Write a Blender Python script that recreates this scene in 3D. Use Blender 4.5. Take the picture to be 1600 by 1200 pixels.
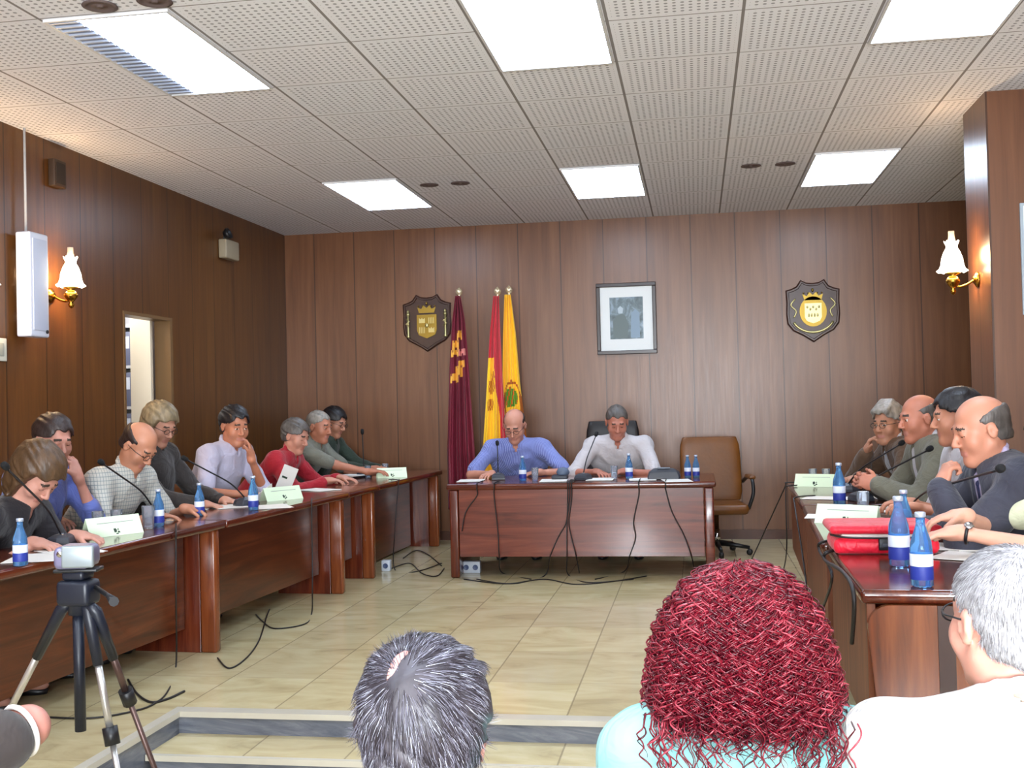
import bpy, math, random
import numpy as np
from mathutils import Matrix, Vector

for o in list(bpy.data.objects): bpy.data.objects.remove(o)
C = bpy.context.scene.collection
sc = bpy.context.scene
PI = math.pi
rnd = random.Random(7)

# ------------------------------------------------------------------ camera
CAM = np.array([0.0, 0.0, 1.3335])
FPX = 1724.69; YAW, PITCH, ROLL = -0.165485, 0.0196675, -0.0241476
def cam_axes():
    cy, sy, cp, sp = math.cos(YAW), math.sin(YAW), math.cos(PITCH), math.sin(PITCH)
    f = np.array([sy*cp, cy*cp, sp]); r = np.array([cy, -sy, 0]); u = np.cross(r, f)
    cr, sr = math.cos(ROLL), math.sin(ROLL)
    return cr*r+sr*u, -sr*r+cr*u, f
CR, CU, CF = cam_axes()
cd = bpy.data.cameras.new('camera'); cam = bpy.data.objects.new('camera', cd); C.objects.link(cam)
cd.sensor_width = 36; cd.lens = FPX/1600*36; cd.clip_start = .05
M = Matrix([[CR[0], CU[0], -CF[0], CAM[0]], [CR[1], CU[1], -CF[1], CAM[1]], [CR[2], CU[2], -CF[2], CAM[2]], [0, 0, 0, 1]])
cam.matrix_world = M
sc.camera = cam

# ------------------------------------------------------------------ light and exposure
sc.view_settings.view_transform = 'Standard'; sc.view_settings.look = 'None'
sc.view_settings.gamma = 1; sc.view_settings.use_curve_mapping = False
sc.view_settings.exposure = 0.85
w = bpy.data.worlds.new('world'); sc.world = w; w.use_nodes = True
w.node_tree.nodes['Background'].inputs[0].default_value = (.75, .87, 1, 1)
w.node_tree.nodes['Background'].inputs[1].default_value = 1.0
LAMP = 9.0            # brightness of the ceiling light panels
def area(name, loc, rot, sx, sy, power, col):
    l = bpy.data.lights.new(name, 'AREA'); l.shape = 'RECTANGLE'; l.size = sx; l.size_y = sy; l.energy = power; l.color = col
    o = bpy.data.objects.new(name, l); C.objects.link(o); o.location = loc; o.rotation_euler = rot; return o
area('daylight_through_rear_window', (0.2, -3.05, 1.35), (PI/2, 0, 0), 3.4, 1.5, 270, (.84, .92, 1))

area('added_upward_fill_at_rear', (0.2, -3.06, 1.3), (PI/2+.75, 0, 0), 3.2, 1.3, 330, (.92, .96, 1))  # unseen fill lamp added behind the camera, aimed up to brighten the ceiling

# ------------------------------------------------------------------ points on real surfaces, read off the photograph
def ray(x, y): return CF*FPX + CR*(x-800) - CU*(y-600)
def onz(x, y, z=.73):
    d = ray(x, y); return CAM + d*(z-CAM[2])/d[2]
def ony(x, y, Y):
    d = ray(x, y); return CAM + d*Y/d[1]
def onx(x, y, X):
    d = ray(x, y); return CAM + d*X/d[0]

# ------------------------------------------------------------------ materials
MATS = {}
def lin(c): return tuple((v/12.92 if v <= .04045 else ((v+.055)/1.055)**2.4) for v in [x/255 for x in c])
def mat(name, rgb=(200, 200, 200), rough=.5, metal=0, spec=.5, emit=0, ecol=None, trans=0, ior=1.45, coat=0, sss=0, noise=0, nscale=8, stretch=(1, 1, 1), bump=0, bscale=60, alpha=1, sheen=0):
    if name in MATS: return MATS[name]
    m = bpy.data.materials.new(name); m.use_nodes = True; nt = m.node_tree; b = nt.nodes['Principled BSDF']
    c = lin(rgb)+(1,)
    b.inputs['Base Color'].default_value = c; b.inputs['Roughness'].default_value = rough; b.inputs['Metallic'].default_value = metal
    b.inputs['Specular IOR Level'].default_value = spec; b.inputs['IOR'].default_value = ior
    b.inputs['Transmission Weight'].default_value = trans; b.inputs['Coat Weight'].default_value = coat; b.inputs['Coat Roughness'].default_value = .12
    if sss: b.inputs['Subsurface Weight'].default_value = sss; b.inputs['Subsurface Radius'].default_value = (.02, .008, .004)
    if sheen: b.inputs['Sheen Weight'].default_value = sheen
    if emit:
        b.inputs['Emission Color'].default_value = (lin(ecol)+(1,)) if ecol else c; b.inputs['Emission Strength'].default_value = emit
    if noise or bump:
        tc = nt.nodes.new('ShaderNodeTexCoord'); mp = nt.nodes.new('ShaderNodeMapping'); mp.inputs['Scale'].default_value = stretch
        nt.links.new(tc.outputs['Object'], mp.inputs[0])
    if noise:
        n = nt.nodes.new('ShaderNodeTexNoise'); n.inputs['Scale'].default_value = nscale; n.inputs['Detail'].default_value = 5
        nt.links.new(mp.outputs[0], n.inputs['Vector'])
        r = nt.nodes.new('ShaderNodeValToRGB'); r.color_ramp.elements[0].position = .3; r.color_ramp.elements[1].position = .72
        r.color_ramp.elements[0].color = tuple(max(0, v*(1-noise)) for v in c[:3])+(1,)
        r.color_ramp.elements[1].color = tuple(min(1, v*(1+noise)) for v in c[:3])+(1,)
        nt.links.new(n.outputs['Fac'], r.inputs[0]); nt.links.new(r.outputs[0], b.inputs['Base Color'])
    if bump:
        n2 = nt.nodes.new('ShaderNodeTexNoise'); n2.inputs['Scale'].default_value = bscale; n2.inputs['Detail'].default_value = 3
        nt.links.new(mp.outputs[0], n2.inputs['Vector'])
        bp = nt.nodes.new('ShaderNodeBump'); bp.inputs['Strength'].default_value = bump; bp.inputs['Distance'].default_value = .004
        nt.links.new(n2.outputs['Fac'], bp.inputs['Height']); nt.links.new(bp.outputs[0], b.inputs['Normal'])
    MATS[name] = m; return m

class G:
    """tiny node graph writer"""
    def __init__(s, m): s.nt = m.node_tree; s.b = s.nt.nodes['Principled BSDF']
    def n(s, t, **k):
        x = s.nt.nodes.new(t)
        for a, v in k.items(): setattr(x, a, v)
        return x
    def l(s, a, b): s.nt.links.new(a, b)
    def m(s, op, a, b=None, c=None):
        x = s.n('ShaderNodeMath', operation=op)
        for i, v in enumerate((a, b, c)):
            if v is None: continue
            if isinstance(v, (int, float)): x.inputs[i].default_value = v
            else: s.l(v, x.inputs[i])
        return x.outputs[0]
    def xyz(s):
        tc = s.n('ShaderNodeTexCoord'); sp = s.n('ShaderNodeSeparateXYZ'); s.l(tc.outputs['Object'], sp.inputs[0]); return sp.outputs, tc.outputs['Object']
    def comb(s, x, y, z):
        c = s.n('ShaderNodeCombineXYZ')
        for i, v in enumerate((x, y, z)):
            if isinstance(v, (int, float)): c.inputs[i].default_value = v
            else: s.l(v, c.inputs[i])
        return c.outputs[0]
    def noise(s, vec, scale, detail=5, rough=.5, dist=0):
        n = s.n('ShaderNodeTexNoise'); n.inputs['Scale'].default_value = scale; n.inputs['Detail'].default_value = detail
        n.inputs['Roughness'].default_value = rough; n.inputs['Distortion'].default_value = dist; s.l(vec, n.inputs['Vector']); return n.outputs['Fac']
    def ramp(s, f, stops):
        r = s.n('ShaderNodeValToRGB'); el = r.color_ramp.elements
        while len(el) < len(stops): el.new(.5)
        for e, (p, c) in zip(el, stops): e.position = p; e.color = lin(c)+(1,)
        s.l(f, r.inputs[0]); return r.outputs[0]
    def mix(s, f, a, b):
        x = s.n('ShaderNodeMix', data_type='RGBA')
        if isinstance(f, (int, float)): x.inputs[0].default_value = f
        else: s.l(f, x.inputs[0])
        for i, v in ((6, a), (7, b)):
            if isinstance(v, tuple): x.inputs[i].default_value = lin(v)+(1,)
            else: s.l(v, x.inputs[i])
        return x.outputs[2]
    def bump(s, h, st=.3, d=.003):
        bp = s.n('ShaderNodeBump'); bp.inputs['Strength'].default_value = st; bp.inputs['Distance'].default_value = d
        s.l(h, bp.inputs['Height']); s.l(bp.outputs[0], s.b.inputs['Normal'])

def panel_wood(name, axis, period, phase, cols, rough=.34, groove=.006, coat=.15):
    """vertical veneer boards: grooves every `period` along axis x (0) or y (1)"""
    m = mat(name, (90, 60, 40), rough, coat=coat); m.node_tree.nodes['Principled BSDF'].inputs['Coat Roughness'].default_value = .32; g = G(m); o, vec = g.xyz()
    t = g.m('DIVIDE', g.m('SUBTRACT', o[axis], phase), period)
    fr = g.m('FRACT', t); bid = g.m('FLOOR', t)
    # veneer grain, long in z
    v = g.comb(g.m('ADD', g.m('MULTIPLY', o[axis], 9), g.m('MULTIPLY', bid, 3.7)), 0, g.m('MULTIPLY', o[2], .5))
    n1 = g.noise(v, 1.6, 6, .6, .6); col = g.ramp(n1, [(.25, cols[0]), (.5, cols[1]), (.75, cols[2])])
    v2 = g.comb(g.m('MULTIPLY', o[axis], 60), 0, g.m('MULTIPLY', o[2], 1.5)); n2 = g.noise(v2, 1.5, 3)
    col = g.mix(g.m('MULTIPLY', n2, .35), col, cols[0])
    wn = g.n('ShaderNodeTexWhiteNoise', noise_dimensions='1D'); g.l(bid, wn.inputs['W'])
    col = g.mix(g.m('MULTIPLY', wn.outputs['Value'], .30), col, cols[3])
    e = g.m('MINIMUM', fr, g.m('SUBTRACT', 1, fr)); gm = g.m('LESS_THAN', e, groove/period)
    col = g.mix(gm, col, tuple(int(c*.80) for c in cols[0]))
    g.l(col, g.b.inputs['Base Color'])
    rr = g.m('ADD', rough-.05, g.m('MULTIPLY', n2, .14)); g.l(rr, g.b.inputs['Roughness'])
    h = g.m('SUBTRACT', g.m('MULTIPLY', n1, .15), g.m('MULTIPLY', g.m('LESS_THAN', e, groove/period), 1)); g.bump(h, .12, .003)
    return m
def desk_wood(name, axis, cols, rough=.22, scale=1.0):
    """polished mahogany, grain running along the local axis"""
    m = mat(name, (90, 40, 25), rough, coat=.35); g = G(m); o, vec = g.xyz()
    s = [14, 14, 14]; s[axis] = .9
    v = g.comb(g.m('MULTIPLY', o[0], s[0]*scale), g.m('MULTIPLY', o[1], s[1]*scale), g.m('MULTIPLY', o[2], s[2]*scale))
    n1 = g.noise(v, 1, 6, .62, 1.2); col = g.ramp(n1, [(.28, cols[0]), (.5, cols[1]), (.74, cols[2])])
    g.l(col, g.b.inputs['Base Color']); g.bump(n1, .04, .002)
    return m

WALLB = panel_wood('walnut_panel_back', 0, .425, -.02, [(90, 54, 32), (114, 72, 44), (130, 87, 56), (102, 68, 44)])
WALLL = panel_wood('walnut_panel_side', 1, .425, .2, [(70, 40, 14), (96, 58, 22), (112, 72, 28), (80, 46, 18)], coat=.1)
PILL = panel_wood('walnut_panel_pillar', 0, .30, 1.76, [(80, 46, 26), (104, 64, 38), (118, 76, 48), (88, 54, 36)])
PILS = panel_wood('walnut_panel_pillar_side', 1, .275, 6.98, [(80, 46, 26), (104, 64, 38), (118, 76, 48), (88, 54, 36)], rough=.3)
DK = [(46, 19, 7), (82, 36, 14), (112, 56, 26)]
DKO = [(70, 30, 12), (116, 56, 26), (142, 78, 40)]
W_TOP = desk_wood('mahogany_top', 0, [(56, 20, 12), (84, 34, 20), (112, 54, 30)], .16)
W_FRONT = desk_wood('mahogany_front', 0, DK, .28)
W_END = desk_wood('mahogany_upright', 2, [(58, 20, 10), (92, 36, 20), (120, 58, 32)], .25)
W_ENDO = desk_wood('orange_mahogany_upright', 2, DKO, .25)
W_PLAIN = desk_wood('satin_mahogany_upright', 2, [(66, 30, 14), (104, 54, 28), (136, 78, 44)], .5); W_PLAIN.node_tree.nodes['Principled BSDF'].inputs['Coat Weight'].default_value = 0
W_CTR = desk_wood('mahogany_centre_front', 0, [(72, 28, 20), (104, 46, 34), (132, 66, 48)], .26)

# ------------------------------------------------------------------ mesh helpers
class MB:
    def __init__(s): s.v = []; s.f = []; s.m = []; s.sm = []
    def add(s, vs, fs, mi=0, smooth=False):
        k = len(s.v); s.v += [tuple(map(float, p)) for p in vs]
        for f in fs: s.f.append(tuple(k+i for i in f)); s.m.append(mi); s.sm.append(smooth)
        return s
    def box(s, x0, x1, y0, y1, z0, z1, mi=0, R=None, o=(0, 0, 0)):
        vs = [(x, y, z) for z in (z0, z1) for y in (y0, y1) for x in (x0, x1)]
        if R is not None: vs = [tuple(np.array(R) @ np.array(p)+np.array(o)) for p in vs]
        return s.add(vs, [(0, 2, 3, 1), (4, 5, 7, 6), (0, 1, 5, 4), (2, 6, 7, 3), (0, 4, 6, 2), (1, 3, 7, 5)], mi)
    def rbox(s, x0, x1, y0, y1, z0, z1, r, mi=0, seg=4, R=None, o=(0, 0, 0)):
        """box with vertical edges and rims rounded"""
        r = min(r, (x1-x0)/2-1e-4, (y1-y0)/2-1e-4, (z1-z0)/2-1e-4)
        rings = []
        for zz, ins in [(z0, r), (z0+r*.3, r*.3), (z0+r, 0), (z1-r, 0), (z1-r*.3, r*.3), (z1, r)]:
            ring = []
            for cx, cy, a0 in ((x1-r, y1-r, 0), (x0+r, y1-r, PI/2), (x0+r, y0+r, PI), (x1-r, y0+r, 1.5*PI)):
                for k in range(seg+1):
                    a = a0+PI/2*k/seg; rr = r-ins*.98
                    ring.append((cx+rr*math.cos(a), cy+rr*math.sin(a), zz))
            rings.append(ring)
        return s.loft(rings, mi, True, R, o)
    def loft(s, rings, mi=0, smooth=True, R=None, o=(0, 0, 0), cap=True):
        n = len(rings[0]); vs = [p for r in rings for p in r]
        if R is not None: vs = [tuple(np.array(R) @ np.array(p)+np.array(o)) for p in vs]
        fs = []
        for i in range(len(rings)-1):
            for j in range(n):
                a = i*n+j; b = i*n+(j+1) % n; fs.append((a, b, b+n, a+n))
        s.add(vs, fs, mi, smooth)
        if cap:
            k = len(s.v)-len(vs); s.f.append(tuple(k+n-1-j for j in range(n))); s.m.append(mi); s.sm.append(False)
            s.f.append(tuple(k+(len(rings)-1)*n+j for j in range(n))); s.m.append(mi); s.sm.append(False)
        return s
    def lathe(s, prof, c=(0, 0, 0), n=20, mi=0, R=None, smooth=True, cap=True):
        rings = [[(c[0]+r*math.cos(2*PI*k/n), c[1]+r*math.sin(2*PI*k/n), c[2]+z) for k in range(n)] for r, z in prof]
        return s.loft(rings, mi, smooth, R, (0, 0, 0), cap) if R is None else s.loft([[(p[0]-c[0], p[1]-c[1], p[2]-c[2]) for p in r] for r in rings], mi, smooth, R, c, cap)
    def tube(s, pts, r, n=8, mi=0, cap=True):
        pts = [np.array(p, float) for p in pts]; rings = []
        rs = r if isinstance(r, (list, tuple)) else [r]*len(pts)
        prev = None
        for i, p in enumerate(pts):
            t = pts[min(i+1, len(pts)-1)]-pts[max(i-1, 0)]; t = t/(np.linalg.norm(t)+1e-12)
            if prev is None:
                a = np.array([0, 0, 1.]) if abs(t[2]) < .9 else np.array([1., 0, 0]); u = np.cross(t, a)
            else: u = prev-t*np.dot(prev, t)
            u /= np.linalg.norm(u); prev = u; v = np.cross(t, u)
            rings.append([tuple(p+rs[i]*(math.cos(2*PI*k/n)*u+math.sin(2*PI*k/n)*v)) for k in range(n)])
        return s.loft(rings, mi, True, None, (0, 0, 0), cap)
    def ell(s, c, r, mi=0, n=14, m=9, R=None):
        vs = []
        for i in range(m+1):
            a = -PI/2+PI*i/m
            for k in range(n):
                b = 2*PI*k/n; p = np.array([r[0]*math.cos(a)*math.cos(b), r[1]*math.cos(a)*math.sin(b), r[2]*math.sin(a)])
                if R is not None: p = np.array(R) @ p
                vs.append(tuple(p+np.array(c)))
        fs = [(i*n+k, i*n+(k+1) % n, (i+1)*n+(k+1) % n, (i+1)*n+k) for i in range(m) for k in range(n)]
        return s.add(vs, fs, mi, True)
    def prism(s, poly, z0, z1, mi=0, R=None, o=(0, 0, 0), smooth=False):
        return s.loft([[(x, y, z0) for x, y in poly], [(x, y, z1) for x, y in poly]], mi, smooth, R, o)
    def torus(s, c, R0, r, mi=0, n=24, m=8, R=None):
        rings = []
        vs = []
        for i in range(n):
            a = 2*PI*i/n
            for k in range(m):
                b = 2*PI*k/m; p = np.array([(R0+r*math.cos(b))*math.cos(a), (R0+r*math.cos(b))*math.sin(a), r*math.sin(b)])
                if R is not None: p = np.array(R) @ p
                vs.append(tuple(p+np.array(c)))
        fs = [(i*m+k, ((i+1) % n)*m+k, ((i+1) % n)*m+(k+1) % m, i*m+(k+1) % m) for i in range(n) for k in range(m)]
        return s.add(vs, fs, mi, True)
    def build(s, name, mats, parent=None, loc=(0, 0, 0), rotz=0, bevel=0, label=None):
        me = bpy.data.meshes.new(name); me.from_pydata(s.v, [], s.f)
        for m in (mats if isinstance(mats, (list, tuple)) else [mats]): me.materials.append(m)
        me.polygons.foreach_set('material_index', s.m); me.polygons.foreach_set('use_smooth', s.sm); me.update()
        o = bpy.data.objects.new(name, me); C.objects.link(o); o.location = loc; o.rotation_euler = (0, 0, rotz)
        if parent is not None: o.parent = parent
        if bevel:
            b = o.modifiers.new('bevel', 'BEVEL'); b.width = bevel; b.segments = 2; b.limit_method = 'ANGLE'
        if label: o['label'] = label
        return o
def rotm(ax, a):
    c, s = math.cos(a), math.sin(a)
    return np.array({'x': [[1, 0, 0], [0, c, -s], [0, s, c]], 'y': [[c, 0, s], [0, 1, 0], [-s, 0, c]], 'z': [[c, -s, 0], [s, c, 0], [0, 0, 1]]}[ax])
def thing(name, label, cat, loc=(0, 0, 0), rotz=0, group=None):
    o = bpy.data.objects.new(name, None); C.objects.link(o); o.location = tuple(map(float, loc)); o.rotation_euler = (0, 0, rotz); o.empty_display_size = .1
    o['label'] = label; o['category'] = cat
    if group: o['group'] = group
    return o
def tag(o, label, cat, group=None):
    o['label'] = label; o['category'] = cat
    if group: o['group'] = group
    return o
def struct(o): o['kind'] = 'structure'; return o
def dup(root, loc, rotz=None, label=None, group=None):
    r = root.copy(); C.objects.link(r); r.location = tuple(map(float, loc))
    if rotz is not None: r.rotation_euler = (0, 0, rotz)
    if label: r['label'] = label
    if group: r['group'] = group
    for ch in list(root.children):
        c = ch.copy(); C.objects.link(c); c.parent = r
        for g in ch.children:
            d = g.copy(); C.objects.link(d); d.parent = c
    return r
def smooth_path(pts, n=6):
    pts = [np.array(p, float) for p in pts]; out = []
    for i in range(len(pts)-1):
        p0, p1, p2, p3 = pts[max(i-1, 0)], pts[i], pts[i+1], pts[min(i+2, len(pts)-1)]
        for k in range(n):
            t = k/n; out.append(.5*((2*p1)+(-p0+p2)*t+(2*p0-5*p1+4*p2-p3)*t*t+(-p0+3*p1-3*p2+p3)*t**3))
    out.append(pts[-1]); return out

# ------------------------------------------------------------------ the room
YW, XL, ZC = 10.851, -4.16, 3.151
TP = .636; TX0, TY0 = -3.5525, 5.860            # ceiling grid pitch and origin
# floor: raised marble platform
mm = mat('cream_marble', (190, 176, 142), .13, spec=.45); g = G(mm); o, vec = g.xyz()
sx = g.m('DIVIDE', g.m('ADD', o[0], .585), .44); sy = g.m('DIVIDE', o[1], .66)
fx, fy = g.m('FRACT', sx), g.m('FRACT', sy)
wn = g.n('ShaderNodeTexWhiteNoise', noise_dimensions='2D'); g.l(g.comb(g.m('FLOOR', sx), g.m('FLOOR', sy), 0), wn.inputs['Vector'])
vv = g.comb(g.m('MULTIPLY', g.m('ADD', o[0], g.m('MULTIPLY', wn.outputs['Value'], 9)), 1.1), g.m('MULTIPLY', o[1], 2.6), 0)
n1 = g.noise(vv, 1.6, 6, .6, 1.5)
col = g.ramp(n1, [(.2, (156, 140, 104)), (.42, (196, 180, 136)), (.6, (208, 194, 152)), (.85, (216, 206, 174))])
col = g.mix(g.m('MULTIPLY', wn.outputs['Value'], .3), col, (168, 152, 122))
ex = g.m('MINIMUM', g.m('MINIMUM', fx, g.m('SUBTRACT', 1, fx)), 9); ey = g.m('MINIMUM', fy, g.m('SUBTRACT', 1, fy))
j = g.m('MAXIMUM', g.m('LESS_THAN', ex, .009), g.m('MULTIPLY', g.m('LESS_THAN', ey, .006), .5)); col = g.mix(g.m('MULTIPLY', j, .55), col, (112, 100, 78))
g.l(col, g.b.inputs['Base Color'])
MARB = mm
gm = mat('blue_grey_marble', (120, 124, 134), .2); g = G(gm); o, vec = g.xyz()
n1 = g.noise(g.comb(g.m('ADD', g.m('MULTIPLY', o[0], 2), g.m('MULTIPLY', o[2], 8)), g.m('MULTIPLY', o[1], 2), g.m('MULTIPLY', o[2], 6)), 2.2, 6, .65, 1)
g.l(g.ramp(n1, [(.25, (78, 84, 96)), (.5, (104, 108, 118)), (.8, (138, 140, 146))]), g.b.inputs['Base Color'])
LIPM = mat('pale_marble_nosing', (196, 190, 174), .2, noise=.06, nscale=6)
SX0, SX1 = -2.33, .45                              # stair well between the platform sides
b = MB(); b.box(XL, 4.2, 4.70, YW+.05, -.12, 0); b.box(XL, SX0-.03, -3.1, 4.70, -.12, 0); b.box(SX1+.03, 4.2, 3.1, 4.70, -.12, 0)
struct(b.build('floor', [MARB]))
b = MB(); b.box(XL, 4.2, -3.1, 4.66, -.36, -.30)
struct(b.build('floor', [MARB]))
b = MB()
b.box(SX0, SX1, 4.66, 4.70, -.30, -.022); b.box(SX0+.03, SX1-.03, 4.36, 4.66, -.30, -.122)
b.box(SX0+.03, SX1-.03, 4.03, 4.35, -.30, -.222)
struct(b.build('trim_1', [gm]))
b = MB(); b.box(SX0-.03, SX0, -3.0, 4.70, -.30, -.022); b.box(SX1, SX1+.03, 3.1, 4.70, -.30, -.022); b.box(SX1+.03, 4.2, 3.07, 3.1, -.30, -.022)
struct(b.build('trim_2', [gm]))
b = MB(); b.box(SX0+.012, SX1-.012, 4.645, 4.72, -.022, .003, 0); b.box(SX0+.003, SX1-.003, 4.37, 4.66, -.12, -.098, 1); b.box(SX0+.003, SX1-.003, 4.345, 4.37, -.122, -.097, 0)
b.box(SX0+.003, SX1-.003, 4.04, 4.36, -.22, -.198, 1); b.box(SX0-.035, SX0+.012, -3.0, 4.72, -.022, .003, 0); b.box(SX1-.012, SX1+.035, 3.08, 4.72, -.022, .003, 0)
b.box(SX1+.035, 4.2, 3.06, 3.1, -.022, .003, 0)
struct(b.build('trim_3', [LIPM, MARB]))

# walls
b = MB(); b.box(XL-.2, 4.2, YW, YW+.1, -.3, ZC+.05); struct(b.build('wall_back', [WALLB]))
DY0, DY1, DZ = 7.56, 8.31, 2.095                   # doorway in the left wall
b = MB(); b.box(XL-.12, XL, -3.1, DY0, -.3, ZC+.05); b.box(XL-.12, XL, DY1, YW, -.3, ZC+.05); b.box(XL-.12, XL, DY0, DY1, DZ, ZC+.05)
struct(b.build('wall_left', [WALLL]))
b = MB(); b.box(1.755, 4.2, 6.98, 7.53, 0, ZC+.02)
o = b.build('wall_right', [PILL, PILS]); struct(o)
for p in o.data.polygons:
    if abs(p.normal[0]) > .5: p.material_index = 1
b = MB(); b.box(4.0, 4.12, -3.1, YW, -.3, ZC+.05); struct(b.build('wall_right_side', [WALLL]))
CREAM = mat('cream_paint', (206, 194, 172), .7)
b = MB(); b.box(XL-.1, 4.2, -3.2, -3.1, -.3, .6); b.box(XL-.1, 4.2, -3.2, -3.1, 2.1, ZC+.05); b.box(XL-.1, -1.5, -3.2, -3.1, .6, 2.1); b.box(1.9, 4.2, -3.2, -3.1, .6, 2.1)
struct(b.build('wall_rear', [CREAM]))
# room behind the door
b = MB(); b.box(-5.6, -5.5, 7.0, 9.2, 0, 2.6); b.box(-5.6, XL-.12, 9.1, 9.2, 0, 2.6); b.box(-5.6, XL-.12, 6.9, 7.0, 0, 2.6); b.box(-5.6, XL-.12, 6.9, 9.2, -.1, 0); b.box(-5.6, XL-.12, 6.9, 9.2, 2.6, 2.7)
struct(b.build('wall_annex', [mat('annex_plaster', (200, 196, 190), .8)]))
l = bpy.data.lights.new('annex_ceiling_light', 'POINT'); l.energy = 17; l.shadow_soft_size = .15; lo = bpy.data.objects.new('annex_ceiling_light', l); C.objects.link(lo); lo.location = (-4.75, 7.9, 2.35)
# skirting
SK = mat('dark_skirting', (84, 52, 38), .35, noise=.15, nscale=10)
b = MB(); b.box(XL, 4.1, YW-.015, YW, 0, .09); struct(b.build('baseboard_back', [SK]))
b = MB(); b.box(XL, XL+.015, -3, DY0, 0, .09); b.box(XL, XL+.015, DY1, YW, 0, .09); struct(b.build('baseboard_left', [SK]))
# doorway jamb and cream partition end, shelves seen beyond
JM = mat('dark_jamb', (112, 84, 52), .4)
b = MB(); b.box(XL-.13, XL+.006, DY0-.01, DY0+.015, 0, DZ-.015); b.box(XL-.13, XL+.006, DY1-.03, DY1+.01, 0, DZ-.015); b.box(XL-.13, XL+.006, DY0-.01, DY1+.01, DZ-.015, DZ+.01)
struct(b.build('trim_4', [JM]))
b = MB(); b.box(XL-.30, XL-.125, 8.20, 8.24, 0, 2.2); struct(b.build('trim_5', [mat('cream_partition', (214, 200, 176), .45)], bevel=.003))

# ceiling with perforated tiles
cm = mat('perforated_ceiling_tile', (230, 226, 236), .85); g = G(cm); o, vec = g.xyz()
tx = g.m('DIVIDE', g.m('SUBTRACT', o[0], TX0), TP); ty = g.m('DIVIDE', g.m('SUBTRACT', o[1], TY0), TP)
fx, fy = g.m('FRACT', tx), g.m('FRACT', ty)
ex = g.m('MINIMUM', fx, g.m('SUBTRACT', 1, fx)); ey = g.m('MINIMUM', fy, g.m('SUBTRACT', 1, fy))
hx = g.m('SUBTRACT', g.m('FRACT', g.m('MULTIPLY', fx, 17)), .5); hy = g.m('SUBTRACT', g.m('FRACT', g.m('MULTIPLY', fy, 17)), .5)
rr = g.m('SQRT', g.m('ADD', g.m('MULTIPLY', hx, hx), g.m('MULTIPLY', hy, hy)))
hole = g.m('MULTIPLY', g.m('LESS_THAN', rr, .24), g.m('MULTIPLY', g.m('GREATER_THAN', ex, .04), g.m('GREATER_THAN', ey, .04)))
wn = g.n('ShaderNodeTexWhiteNoise', noise_dimensions='2D'); g.l(g.comb(g.m('FLOOR', tx), g.m('FLOOR', ty), 0), wn.inputs['Vector'])
col = g.mix(g.m('MULTIPLY', wn.outputs['Value'], .35), (228, 229, 236), (234, 229, 234))
col = g.mix(g.m('MULTIPLY', hole, .75), col, (112, 112, 118))
line = g.m('MAXIMUM', g.m('LESS_THAN', ex, .012), g.m('LESS_THAN', ey, .007))
col = g.mix(line, col, (132, 127, 127)); g.l(col, g.b.inputs['Base Color']); g.bump(g.m('SUBTRACT', 1, g.m('MAXIMUM', hole, line)), .4, .004)
b = MB(); b.box(XL-.1, 4.2, -3.2, YW+.1, ZC, ZC+.1); struct(b.build('ceiling', [cm]))

# ------------------------------------------------------------------ ceiling lights
FR = mat('white_lamp_frame', (206, 206, 208), .4)
DIFF = mat('glowing_diffuser', (255, 255, 255), .6, emit=LAMP, ecol=(212, 231, 255))
LOUV = mat('grey_louvre', (170, 178, 196), .35, 0.2)
def ceiling_light(label, i, r, louvre=False, proto=[None]):
    x0 = TX0+i*TP; y0 = TY0+r*TP; W, L = TP, 2*TP; z = ZC
    if proto[0] is not None and not louvre:
        return dup(proto[0], (x0, y0, z), label=label, group='recessed ceiling lights')
    t = thing('ceiling_light', label, 'ceiling light', (x0, y0, z), 0, 'recessed ceiling lights')
    b = MB(); e = .012
    b.box(e, W-e, e, e+.014, -.014, -.0005); b.box(e, W-e, L-e-.014, L-e, -.014, -.0005); b.box(e, e+.014, e+.014, L-e-.014, -.014, -.0005); b.box(W-e-.014, W-e, e+.014, L-e-.014, -.014, -.0005)
    b.build('frame', [FR], t)
    xs = e+.014
    if louvre:
        q = MB(); q.box(xs, .17, e+.014, L-e-.014, -.004, -.0015, 1)
        for k in range(22):
            y = e+.03+k*(L-.06)/22; q.box(xs, .165, y, y+.012, -.013, -.004, 0)
        q.build('louvre_strip', [LOUV, mat('louvre_backing', (120, 128, 150), .4)], t, label='grey louvred strip')
        xs = .172
    b = MB(); b.rbox(xs, W-e-.014, e+.014, L-e-.014, -.012, -.002, .003); b.build('diffuser', [DIFF], t)
    if not louvre: proto[0] = t
    return t
ceiling_light('glowing rectangular ceiling light, nearest in the middle row', 4, -2)
ceiling_light('glowing ceiling light nearest the upper left, with grey louvred strip', 1, -2, True)
ceiling_light('glowing rectangular ceiling light at upper right, nearest the pillar', 7, -2)
ceiling_light('small far ceiling light on the left, above the shield by the flags', 1, 4)
ceiling_light('small far ceiling light in the middle, above the framed picture', 4, 4)
ceiling_light('small far ceiling light on the right, above the right shield', 7, 4)
for i in (1, 4, 7): ceiling_light('ceiling light over the public seats', i, -8)
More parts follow.
